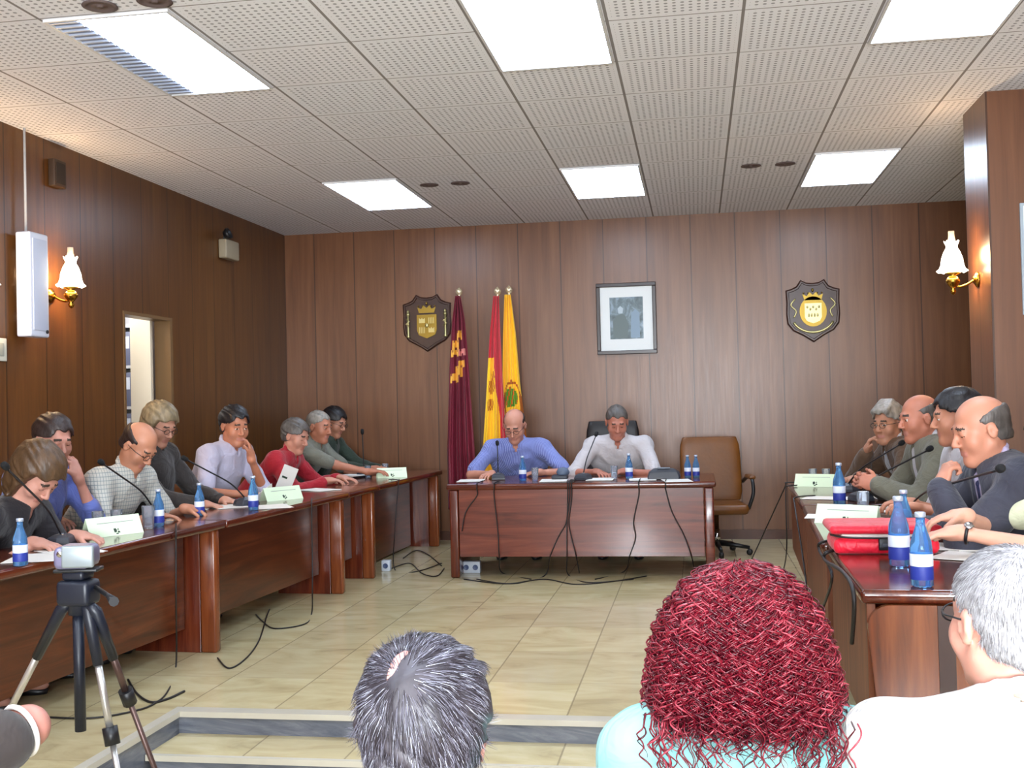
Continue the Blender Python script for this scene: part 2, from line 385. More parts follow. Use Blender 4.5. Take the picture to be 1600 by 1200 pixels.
# paired round ceiling openings
VD = mat('dark_vent', (92, 78, 76), .7)
def vent(label, x, y, group='ceiling vents'):
    t = thing('ceiling_vent', label, 'ceiling vent', (x, y, ZC), 0, group)
    for s in (-1, 1):
        b = MB(); b.lathe([(.075, -.001), (.078, -.006), (.06, -.010), (.055, -.004), (.015, -.004), (.015, -.009), (.004, -.010)], (s*.13, 0, 0), 20); b.build('grille', [VD], t)
    return t
p = onz(695, 287, ZC); vent('pair of round dark vents in ceiling, left of the far middle light', p[0], p[1])
p = onz(1200, 257, ZC); vent('pair of round dark vents in ceiling beside the far right light', p[0], p[1])
p = onz(195, 2, ZC); vent('reddish ceiling vent at the head of the louvred light', p[0], p[1]+.02)

# ------------------------------------------------------------------ desks
def frame_for(ax, ay, bx, by):
    L = math.hypot(bx-ax, by-ay); return L, math.atan2(by-ay, bx-ax)
def side_desk(label, A, B, depth, side, zb=.14, far_end=True, near_end=False, recess=.2, group=None):
    """front top edge runs A->B; side=+1 puts the sitters to the left of that direction"""
    L, ang = frame_for(*A, *B); t = thing('council_desk', label, 'desk', (A[0], A[1], 0), ang, group)
    D = depth*side; lo, hi = (0, D) if D > 0 else (D, 0)
    b = MB(); b.rbox(0.002, L-.002, lo, hi, .685, .73, .012); b.build('desktop', [W_TOP], t)
    y0, y1 = sorted((recess*side, (recess+.025)*side))
    b = MB(); b.box(.012, L-.12, y0, y1, zb, .684); b.build('front_panel', [W_FRONT], t, bevel=.002)
    for on, x0 in ((far_end, L-.075), (near_end, .012)):
        if not on: continue
        ya, yb = sorted((.035*side, .13*side)); b = MB(); b.rbox(x0, x0+.062, ya, yb, 0, .684, .014); b.build('post', [W_ENDO], t, label='orange-brown upright post')
        ya, yb = sorted((.131*side, (abs(D)-.04)*side)); b = MB(); b.box(x0+.006, x0+.056, ya, yb, 0.0, .684); b.build('end_panel', [W_END], t, bevel=.003)
    return t
DG = 'dark mahogany desks on the left'
side_desk('nearest long mahogany desk at left, behind the camcorder tripod', (-2.80, 3.0), (-2.625, 5.86), .58, 1, group=DG)
side_desk('second mahogany desk on the left, with the plate beside the white-shirted man', (-2.62, 5.865), (-2.52, 7.76), .58, 1, zb=.15, group=DG)
side_desk('short third mahogany desk on the left, in front of the woman in red', (-2.52, 7.765), (-2.50, 8.47), .58, 1, zb=.17, group=DG)
side_desk('farthest desk on the left, against the back wall corner by the crimson flag', (-2.50, 8.475), (-2.44, 10.42), .60, 1, zb=.02, recess=.3, group=DG)

# right hand desks: panels stop well above the floor
def right_desk(label, A, B, near=False):
    L, ang = frame_for(*A, *B); t = thing('council_desk', label, 'desk', (A[0], A[1], 0), ang, 'mahogany desks on the right')
    b = MB(); b.rbox(0.003, L-.003, -.70, 0, .685, .73, .014); b.build('desktop', [W_TOP], t)
    b = MB(); b.box(.02, L-.015, -.045, -.018, .27, .684); b.build('front_panel', [W_PLAIN], t, bevel=.002)
    if near:
        b = MB(); n = 8; poly = [(-.018-.03, .27), (-.69, .27), (-.69, .684)]
        poly += [(-.018-.07+.07*math.cos(a), .614+.07*math.sin(a)) for a in [PI/2-PI/2*k/n for k in range(n+1)]]
        b.prism([(p[1], p[0]) for p in poly][::-1], -.026, 0, 0, R=rotm('y', -PI/2) @ np.diag([1, 1, 1]), o=(-.006, 0, 0))
        b.build('end_panel', [W_ENDO], t, label='orange-brown end panel')
        q = MB(); q.box(-.010, .0, -.275, -.225, .275, .684); q.build('end_strip', [mat('dark_strip_brown', (52, 26, 22), .3)], t, label='dark vertical strip')  # dark vertical strip over the end panel face
    for x0 in ([.35, L-.2] if near else [.1, L-.2]):
        b = MB(); b.box(x0, x0+.06, -.62, -.3, .0, .684); b.build('support', [W_END], t)
    return t
right_desk('nearest mahogany desk at right, carrying the red bag, end panel with dark strip', (.490, 3.60), (.515, 4.76), True)
right_desk('middle mahogany desk on the right, just beyond the red bag', (.500, 4.775), (.575, 6.46))
right_desk('farthest mahogany desk on the right, carrying the farthest name plate there', (.575, 6.475), (.63, 8.15))

t = thing('presiding_desk', 'wide mahogany desk in the middle in front of the flags, cables down its front', 'desk', (-1.95, 8.43, 0))
b = MB(); b.rbox(0, 2.075, 0, .98, .685, .73, .012); b.build('desktop', [W_TOP], t)
b = MB(); b.box(.095, 1.98, .02, .045, .165, .684); b.build('front_panel', [W_CTR], t, bevel=.002)
for x0 in (.02, 1.985):
    b = MB(); b.rbox(x0, x0+.07, .012, .10, 0, .684, .012); b.build('post', [W_CTR if x0 > 1 else W_END], t)
    b = MB(); b.box(x0+.01, x0+.05, .101, .93, .0, .684); b.build('side_panel', [W_END], t, bevel=.003)

# ------------------------------------------------------------------ chairs
BLK = mat('black_plastic', (22, 22, 25), .4)
CHR = mat('chrome', (200, 200, 205), .15, 1)
LBR = mat('brown_leather', (104, 60, 18), .38, noise=.18, nscale=6, bump=.25, bscale=40)
LBK = mat('black_leather', (30, 26, 26), .35, bump=.2, bscale=40)
def office_chair(label, leather, high=False, group=None, seat_z=.45, bw=.54):
    t = thing('office_chair', label, 'chair', (0, 0, 0), 0, group)    # faces +y (local)
    b = MB(); b.rbox(-.25, .25, -.22, .25, seat_z-.09, seat_z, .035); s = b.build('seat', [leather], t)
    top = seat_z+(.72 if high else .56)
    b = MB(); rings = []
    for k in range(9):
        f = k/8; z = seat_z+.0+f*(top-seat_z); wv = bw/2*(1-.05*max(0, f-.7)/.3)*(1 if k not in (0, 8) else .93); y = -.24-.10*f
        ring = [(wv*math.copysign(abs(math.cos(a))**.35, math.cos(a)), y+.04*math.copysign(abs(math.sin(a))**.6, math.sin(a)), z) for a in [2*PI*i/28 for i in range(28)]]
        rings.append(ring)
    b.loft(rings); b.build('backrest', [leather], t, bevel=.008)
    if not high:
        q = MB()
        for i in (-1, 0, 1):
            for jz in (.2, .38): q.ell((i*.14, -.235-.10*jz/.56+.014, seat_z+jz), (.014, .008, .014), 0, 10, 6)
        q.build('button', [mat('dark_button', (54, 28, 12), .4)], t)['kind'] = 'stuff'
    for sx in (-1, 1):
        b = MB(); b.tube(smooth_path([(sx*.26, .12, seat_z-.05), (sx*.30, .14, seat_z+.08), (sx*.30, .1, seat_z+.2), (sx*.30, -.12, seat_z+.21), (sx*.28, -.27, seat_z+.16)]), .016, 8)
        a = b.build('armrest', [BLK], t)
        q = MB(); q.rbox(sx*.30-.03, sx*.30+.03, -.12, .12, seat_z+.2, seat_z+.235, .014); q.build('pad', [leather], a)
    b = MB(); b.lathe([(.03, .08), (.03, .22), (.022, .22), (.022, seat_z-.09)], (0, 0, 0), 14); b.build('column', [CHR], t)
    b = MB()
    for k in range(5):
        a = 2*PI*k/5+.3; d = np.array([math.cos(a), math.sin(a), 0])
        b.tube([d*.02+np.array([0, 0, .10]), d*.15+np.array([0, 0, .085]), d*.28+np.array([0, 0, .065])], [.026, .02, .015], 8)
    st = b.build('base', [BLK], t)
    for k in range(5):
        a = 2*PI*k/5+.3; q = MB(); q.lathe([(.012, -.02), (.026, -.018), (.027, 0), (.026, .018), (.012, .02)], (.28*math.cos(a), .28*math.sin(a), .0275), 12, R=rotm('z', a) @ rotm('x', PI/2)); q.build('caster', [BLK], st)
    return t
oc = office_chair('empty brown leather office chair with buttoned back, right of the central desk', LBR)
oc.location = (.14, 9.78, 0); oc.rotation_euler = (0, 0, PI+.12)
CHAIR_BROWN = oc

# ------------------------------------------------------------------ wall things
BR = mat('brass', (168, 124, 48), .25, 1)
def sconce(label, loc, rotz, group='glass-shaded brass wall lamps'):
    """stands out of the wall along local -y"""
    t = thing('wall_lamp', label, 'wall lamp', loc, rotz, group)
    b = MB(); b.lathe([(.001, 0), (.05, 0), (.05, .008), (.03, .02), (.018, .03)], (0, 0, 0), 20, R=rotm('x', PI/2)); b.build('wall_plate', [BR], t)
    b = MB(); b.tube(smooth_path([(0, -.02, 0), (0, -.07, -.03), (0, -.12, -.04), (0, -.15, -.005), (0, -.15, .03)], 5), .008, 8); b.build('arm', [BR], t)
    b = MB(); b.lathe([(.002, -.09), (.014, -.08), (.02, -.065), (.012, -.05), (.03, -.03), (.042, -.015), (.045, .0), (.03, .02), (.018, .03), (.05, .045), (.048, .05), (.002, .05)], (0, -.15, 0), 18); b.build('font', [BR], t)
    sh = MB(); prof = [(.088, .055), (.075, .075), (.068, .10), (.062, .14), (.048, .18), (.034, .205), (.034, .22), (.045, .245)]
    rings = []
    for i, (r, z) in enumerate(prof):
        fl = .10 if i == 0 else (.05 if i in (1, len(prof)-1) else 0.02)
        rings.append([(r*(1+fl*math.cos(8*a))*math.cos(a), -.15+r*(1+fl*math.cos(8*a))*math.sin(a), z+(.006*math.cos(8*a) if i in (0, len(prof)-1) else 0)) for a in [2*PI*k/48 for k in range(48)]])
    sh.loft(rings, cap=False); sh.build('lamp_shade', [mat('lit_frosted_glass', (255, 250, 235), .5, emit=7, ecol=(255, 244, 222))], t)
    b = MB(); b.lathe([(.022, .2), (.024, .25), (.019, .28), (.019, .31)], (0, -.15, 0), 14, cap=False); b.build('glass_chimney', [mat('chimney_glass', (225, 215, 200), .1, trans=.6)], t)
    l = bpy.data.lights.new('lamp_bulb', 'POINT'); l.energy = 20; l.color = (1, .62, .3); l.shadow_soft_size = .05
    lo = bpy.data.objects.new('lamp_bulb', l); C.objects.link(lo); lo.parent = t; lo.location = (0, -.11, .15)
    return t
p = onx(78, 462, XL); s0 = sconce('lit glass-shaded brass lamp on the left wall, right of the white column speaker', (XL+.001, p[1], p[2]), PI/2)
p = onx(-64, 462, XL); dup(s0, (XL+.001, p[1], p[2]), PI/2, 'brass wall lamp cut by the left picture edge, left of the column speaker')
sconce('lit glass-shaded brass lamp on the wood-clad pillar at right', (1.754, 7.28, onx(1530, 436, 1.755)[2]), -PI/2)
# column speaker on rod
p0 = onx(45, 365, XL+.06); p1 = onx(45, 527, XL+.06)
t = thing('column_speaker', 'long white column speaker on the left wall, thin rod up to the ceiling', 'speaker', (XL, p0[1], 0))
WPL = mat('white_enamel', (206, 210, 224), .35)
b = MB(); b.rbox(.03, .13, -.10, .10, p1[2], p0[2], .012); c = b.build('casing', [WPL], t)
q = MB(); q.rbox(.128, .136, -.075, .075, p1[2]+.04, p0[2]-.04, .003); q.build('grille', [mat('pale_grille', (186, 192, 210), .5)], t)
q = MB(); q.lathe([(.001, 0), (.012, 0), (.012, .006)], (.136, .06, p1[2]+.035), 12, R=rotm('y', PI/2)); q.build('badge', [BLK], t)
b = MB(); b.box(0, .03, -.03, .03, p0[2]-.15, p0[2]-.1); b.box(0, .03, -.03, .03, p1[2]+.1, p1[2]+.15); b.build('bracket', [WPL], t)
b = MB(); b.tube([(.04, 0, p0[2]), (.04, 0, ZC)], .008, 8); b.build('rod', [mat('grey_rod', (176, 176, 178), .4)], t)
# small dark box high on the wall
p = onx(84, 272, XL)
t = thing('wall_speaker', 'small dark speaker box high on the left wall near the ceiling', 'speaker', (XL, p[1], p[2]))
b = MB(); b.rbox(.001, .05, -.07, .07, -.09, .09, .008); b.build('casing', [mat('dark_brown_box', (58, 40, 26), .6)], t); b = MB(); b.rbox(.048, .054, -.05, .05, -.07, .07, .002); b.build('grille', [mat('dark_brown_grille', (42, 30, 22), .8)], t)
# spotlight
p = onx(345, 385, XL)
t = thing('emergency_spotlight', 'beige twin-lamp fitting high on the left wall near the back corner', 'wall light', (XL, p[1], p[2]))
BG = mat('beige_plastic', (150, 138, 116), .5)
b = MB(); b.rbox(.002, .08, -.06, .22, -.11, .06, .012); b.build('casing', [BG], t)
b = MB(); b.lathe([(.001, 0), (.035, 0), (.05, .03), (.052, .05), (.045, .05), (.04, .035), (.001, .03)], (.06, -.05, .09), 16, R=rotm('y', 1.2)); b.build('lamp_head', [BLK], t)
b = MB(); b.tube([(.04, -.02, .05), (.05, -.04, .08)], .008); b.build('bracket', [BLK], t)
# switch
p = onx(-3, 546, XL); t = thing('wall_switch', 'white switch plate at the left picture edge', 'switch', (XL, p[1], p[2]))
b = MB(); b.rbox(.001, .012, -.07, .07, -.07, .07, .004); b.build('plate', [mat('switch_white', (205, 205, 190), .4)], t); b = MB(); b.rbox(.011, .018, -.035, .035, -.04, .04, .003); b.build('rocker', [mat('switch_grey', (160, 162, 150), .4)], t)
# notice on the pillar front
pa = ony(1592, 318, 6.98); pb = ony(1596, 492, 6.98)
t = thing('notice_panel', 'pale notice panel on the pillar at the right picture edge', 'notice', (pa[0], 6.98, pb[2]))
b = MB(); b.box(0, .6, -.018, -.001, 0, pa[2]-pb[2]); b.build('frame', [mat('grey_frame', (150, 160, 168), .4)], t, bevel=.003); b = MB(); b.box(.018, .582, -.020, -.018, .018, pa[2]-pb[2]-.018); b.build('sheet', [mat('pale_sheet', (222, 232, 236), .6)], t)

# picture
pl = ony(931, 442, YW); pr = ony(1028, 552, YW); PW, PH = .585, .70
t = thing('framed_picture', 'dark-framed picture with white mount hanging on the back wall', 'picture', (pl[0], YW, pr[2]))
fr = MB(); e = .038
for a in ((0, PW, 0, e), (0, PW, PH-e, PH), (0, e, e, PH-e), (PW-e, PW, e, PH-e)): fr.box(a[0], a[1], -.035, -.001, a[2], a[3])
fr.build('frame', [mat('dark_picture_frame', (44, 30, 26), .3)], t, bevel=.006)
b = MB(); b.box(e, PW-e, -.014, -.008, e, PH-e); b.build('mount', [mat('white_mount', (214, 214, 210), .6)], t)
ph = mat('portrait_print', (90, 104, 110), .4); g = G(ph); o_, vec = g.xyz()
n = g.noise(vec, 9, 6, .6, .8); n2 = g.noise(g.comb(g.m('MULTIPLY', o_[0], 3), 0, o_[2]), 6, 3)
g.l(g.ramp(g.m('ADD', g.m('MULTIPLY', n, .7), g.m('MULTIPLY', n2, .35)), [(.35, (40, 48, 46)), (.5, (84, 100, 104)), (.62, (126, 142, 154)), (.75, (176, 184, 186))]), g.b.inputs['Base Color'])
b = MB(); b.box(.13, PW-.13, -.0155, -.0142, .15, PH-.14)
pp = b.build('print', [ph], t)
q = MB()
q.prism([(.16, .16), (.30, .16), (.31, .30), (.28, .38), (.25, .40), (.20, .38), (.16, .33)], -.001, .001, 0, R=rotm('x', PI/2), o=(0, -.0170, 0))
q.prism([(.215, .40), (.255, .40), (.262, .45), (.235, .475), (.208, .45)], -.001, .001, 1, R=rotm('x', PI/2), o=(0, -.0170, 0))
q.prism([(.33, .16), (.42, .16), (.42, .40), (.38, .44), (.34, .40)], -.001, .001, 2, R=rotm('x', PI/2), o=(0, -.0170, 0))
q.build('figure', [mat('print_dark_green', (74, 88, 86), .4), mat('print_pale', (158, 170, 176), .4), mat('print_blue', (110, 130, 146), .4)], pp)

# shields with brass arms
SHW = mat('dark_shield_wood', (56, 32, 24), .3, noise=.2, nscale=9)
BR2 = mat('worn_brass', (138, 114, 52), .4, 1); BRP = mat('pale_brass', (182, 170, 118), .35, .8)
def shield(label, px, W, Hh, kind):
    c = ony(px[0], px[1], YW); t = thing('heraldic_shield', label, 'shield', (c[0], YW, c[2]), 0, 'heraldic plaques on the back wall')
    out = [(-.22, .5), (-.12, .455), (0, .445), (.12, .455), (.22, .5), (.30, .40), (.40, .36), (.5, .34), (.49, .15), (.5, -.05), (.48, -.2), (.38, -.31), (.2, -.39), (0, -.5)]
    out = out+[(-x, y) for x, y in out[::-1][1:] if True][:-5]
    out = [(x*W, y*Hh) for x, y in out]; out = out[::-1]
    R = rotm('x', PI/2)
    b = MB(); b.loft([[(x*k, y*k, z) for x, y in out] for k, z in ((1, .001), (1, .018), (.95, .028), (.90, .028), (.88, .020))], smooth=False, R=R); b.build('board', [SHW], t)
    u = min(W, Hh)*1.2
    def em(name, f, m, lab=None): q = MB(); f(q); return q.build(name, [m], t, label=lab)
    def P(q, poly, z0=.019, z1=.034): q.prism([(x*u, y*u) for x, y in poly][::-1] if False else [(x*u, y*u) for x, y in poly], z0, z1, 0, R=R)
    def crown(q):
        P(q, [(-.13, .17), (.13, .17), (.16, .27), (.09, .235), (.05, .30), (0, .25), (-.05, .30), (-.09, .235), (-.16, .27)][::1])
        q.ell((0, -.03, .33*u), (.02*u, .01, .03*u), 0, 8, 6)
        for s in (-1, -.5, .5, 1): q.ell((s*.14*u, -.03, .285*u), (.014*u, .008, .014*u), 0, 8, 6)
    if kind == 'arms':
        em('escutcheon', lambda q: P(q, [(-.17, -.12), (-.14, -.2), (0, -.26), (.14, -.2), (.17, -.12), (.17, .14), (-.17, .14)]), BR2)
        def quarters(q):
            for sx, sy in ((-1, 1), (1, 1), (-1, -1), (1, -1)):
                cx, cy = sx*.08, sy*.08-.04
                if sx*sy < 0: P(q, [(cx-.05, cy-.04), (cx+.05, cy-.04), (cx+.05, cy+.045), (cx+.02, cy+.02), (cx, cy+.05), (cx-.02, cy+.02), (cx-.05, cy+.045)], .034, .040)
                else:
                    for k in range(4): P(q, [(cx-.05+k*.028, cy-.05), (cx-.038+k*.028, cy-.05), (cx-.038+k*.028, cy+.05), (cx-.05+k*.028, cy+.05)], .034, .040)
            q.ell((0, -.040, -.04*u), (.03*u, .006, .035*u), 0, 10, 6)
        em('quartering', quarters, BRP)
        em('crown', crown, BR2)
        def cols(q):
            for s in (-1, 1):
                q.lathe([(.035*u, -.24*u), (.035*u, -.22*u), (.022*u, -.2*u), (.02*u, .12*u), (.035*u, .14*u), (.035*u, .16*u), (.02*u, .17*u), (.025*u, .2*u), (.004*u, .23*u)], (s*.32*u, -.035, 0), 10)
                q.tube([(s*.29*u, -.05, -.05*u), (s*.35*u, -.055, -.01*u), (s*.29*u, -.055, .03*u), (s*.35*u, -.05, .07*u)], .012*u, 6)
        em('pillar', cols, BRP)['kind'] = 'stuff'
    else:
        em('escutcheon', lambda q: P(q, [(.21*math.cos(a), -.01+.24*math.sin(a)) for a in [2*PI*k/24 for k in range(24)]]), BR2)
        def inner(q):
            P(q, [(-.13, -.1), (-.1, -.16), (0, -.2), (.1, -.16), (.13, -.1), (.13, .12), (-.13, .12)], .034, .042)
            for k in range(5): q.ell(((-.09+.045*k)*u, -.044, (.06-.035*(k % 2))*u), (.015*u, .006, .022*u), 0, 8, 5)
            for k in range(4): q.ell(((-.07+.045*k)*u, -.044, (-.07)*u), (.014*u, .006, .03*u), 0, 8, 5)
        em('crest', inner, BRP)
        em('crown', crown, BR2)
        def rib(q):
            q.tube([((.34*math.cos(a))*u, -.034, (.30*math.sin(a)-.04)*u) for a in [PI*(1.15+.7*k/14) for k in range(15)]], .022*u, 6)
            for s in (-1, 1): q.tube(smooth_path([(s*.30*u, -.034, -.1*u), (s*.26*u, -.036, 0), (s*.34*u, -.034, .1*u), (s*.27*u, -.036, .2*u)], 4), .014*u, 6)
        em('ribbon', rib, BRP)
    return t
shield('dark wood shield with brass arms and two pillars, left of the flags', (668, 505), .50, .58, 'arms')
shield('dark wood shield with round gilt crest, right of the framed picture', (1270, 486), .50, .60, 'crest')

# ------------------------------------------------------------------ flags
def flag(label, top, bot_px, widths, colour_fn, mats, seed, Y, amp=.03, folds=3.5):
    """cloth gathered on an upright pole; widths = [(z, xl, xr)] from top to bottom"""
    tp = ony(top[0], top[1], Y); t = thing('ceremonial_flag', label, 'flag', (tp[0], Y, 0), 0, 'flags behind the central desk')
    b = MB(); b.tube([(0, .01, .03), (0, .01, tp[2]-.05)], .013, 10); b.build('pole', [mat('flag_pole_wood', (120, 84, 48), .35)], t)
    b = MB(); b.lathe([(.012, -.06), (.022, -.05), (.012, -.04), (.03, -.02), (.036, 0), (.03, .02), (.012, .035), (.001, .05)], (0, .01, tp[2]), 14); b.build('finial', [mat('pale_finial', (214, 196, 160), .25, .6)], t)
    b = MB(); b.lathe([(.001, 0), (.13, 0), (.13, .02), (.03, .045), (.02, .07), (.001, .07)], (0, .01, 0), 20); b.build('base', [BR], t)
    nu, nv = 60, 90; rs = np.random.RandomState(seed); ph = rs.rand(4)*6
    zt = widths[0][0]; zb = widths[-1][0]; vs = []; zs = [q[0] for q in widths][::-1]
    for j in range(nv+1):
        z = zt+(zb-zt)*j/nv; xl = np.interp(z, zs, [q[1] for q in widths][::-1]); xr = np.interp(z, zs, [q[2] for q in widths][::-1])
        f = j/nv
        for i in range(nu+1):
            uu = i/nu; x = xl+(xr-xl)*(uu+.018*math.sin(9*uu+ph[0]+2*f))-tp[0]
            y = -.03-amp*(1+f)*(.5+.5*math.sin(2*PI*folds*uu+ph[1]+1.1*f+.5*math.sin(5*f+ph[2])))-.35*amp*math.sin(2*PI*folds*2.2*uu+ph[3]+2*f)
            vs.append((x, y, z-.03*math.sin(3*uu+ph[2])*f))
    fs = []; mi = []
    for j in range(nv):
        for i in range(nu):
            a = j*(nu+1)+i; fs.append((a, a+nu+1, a+nu+2, a+1)); mi.append(colour_fn((i+.5)/nu, (j+.5)/nv))
    b = MB(); b.add(vs, fs, 0, True); b.m = mi; o = b.build('cloth', mats, t)
    so = o.modifiers.new('thickness', 'SOLIDIFY'); so.thickness = .004
    return t
CRM = mat('crimson_cloth', (104, 4, 32), .6, sheen=.05, noise=.12, nscale=5); GOLD = mat('gold_embroidery', (226, 164, 60), .5); PKC = mat('pink_embroidery', (214, 130, 120), .5)
REDC = mat('red_cloth', (186, 14, 34), .6, sheen=.3); YELC = mat('yellow_cloth', (246, 190, 14), .6, sheen=.2); ORC = mat('ochre_embroidery', (170, 90, 30), .6); GRC = mat('green_embroidery', (96, 140, 40), .6); OR2 = mat('orange_cloth', (214, 84, 20), .6)
def crim(u, v):
    # castles and crowns along the hoist
    for (cu, cv, kind) in ((.55, .19, 0), (.35, .235, 0), (.30, .275, 0), (.72, .275, 1), (.5, .35, 0), (.66, .325, 0), (.25, .39, 0), (.5, .375, 0)):
        dx, dy = (u-cu)*.55, (v-cv)*2.0
        if abs(dx) < .11 and abs(dy) < .038 and (abs(dx) > .035 or dy < .012) and not (abs(abs(dx)-.06) < .015 and dy < -.02): return 2 if kind else 1
    if v > .86 and u > .62:
        if ((v*34+u*3) % 1.6) < .8 and .66 < u < .95: return 1
    return 0
def spain(u, v):
    e = v-.25-.35*(1-u)
    if v < .30+.9*max(0, u-.40) and not (v > .30 and u < .45): return 0
    if u > .74: return 0
    if v > .90+.06*u: return 3 if u < .6 else 0
    for cu, cv, ru, rv in ((.33, .44, .17, .035), (.30, .53, .14, .03), (.4, .39, .1, .02)):
        q = ((u-cu)/ru)**2+((v-cv)/rv)**2
        if q < 1 and (int(u*40)+int(v*70)) % 3 != 0: return 2
    return 1
def yel(u, v):
    q = ((u-.42)/.34)**2+((v-.51)/.05)**2
    if q < 1: return 2 if (int(u*16)+int(v*40)) % 4 else 1
    q = ((u-.5)/.42)**2+((v-.52)/.08)**2
    if 1 < q < 1.35 or (.60 < v < .64 and .2 < u < .8 and int(u*30) % 3): return 3
    if u > .84 and v > .5 and v < .9: return 3
    if v > .83: return 1 if u < .5 else 3
    return 0
def WD(rows, Y): return [(ony((a+c)/2, y, Y)[2], ony(a, y, Y)[0], ony(c, y, Y)[0]) for y, a, c in rows]
flag('crimson flag with gold castles hanging straight, leftmost of the three flags', (717, 456), 0, WD([(463, 713, 720), (500, 708, 727), (570, 704, 733), (640, 702, 738), (700, 700, 742), (790, 702, 748)], 10.45), crim, [CRM, GOLD, PKC], 3, 10.45, .035, 3)
flag('red and yellow flag hanging from a pole, middle of the three flags', (777, 455), 0, WD([(463, 772, 781), (520, 766, 784), (600, 761, 788), (700, 755, 794), (780, 752, 798)], 10.40), spain, [REDC, YELC, ORC, OR2], 5, 10.40, .028, 2.5)
flag('yellow flag with green arms, rightmost flag behind the man in blue', (795, 453), 0, WD([(461, 790, 799), (520, 788, 807), (600, 787, 814), (680, 787, 824), (780, 786, 832)], 10.47), yel, [YELC, OR2, GRC, ORC], 9, 10.47, .026, 3)

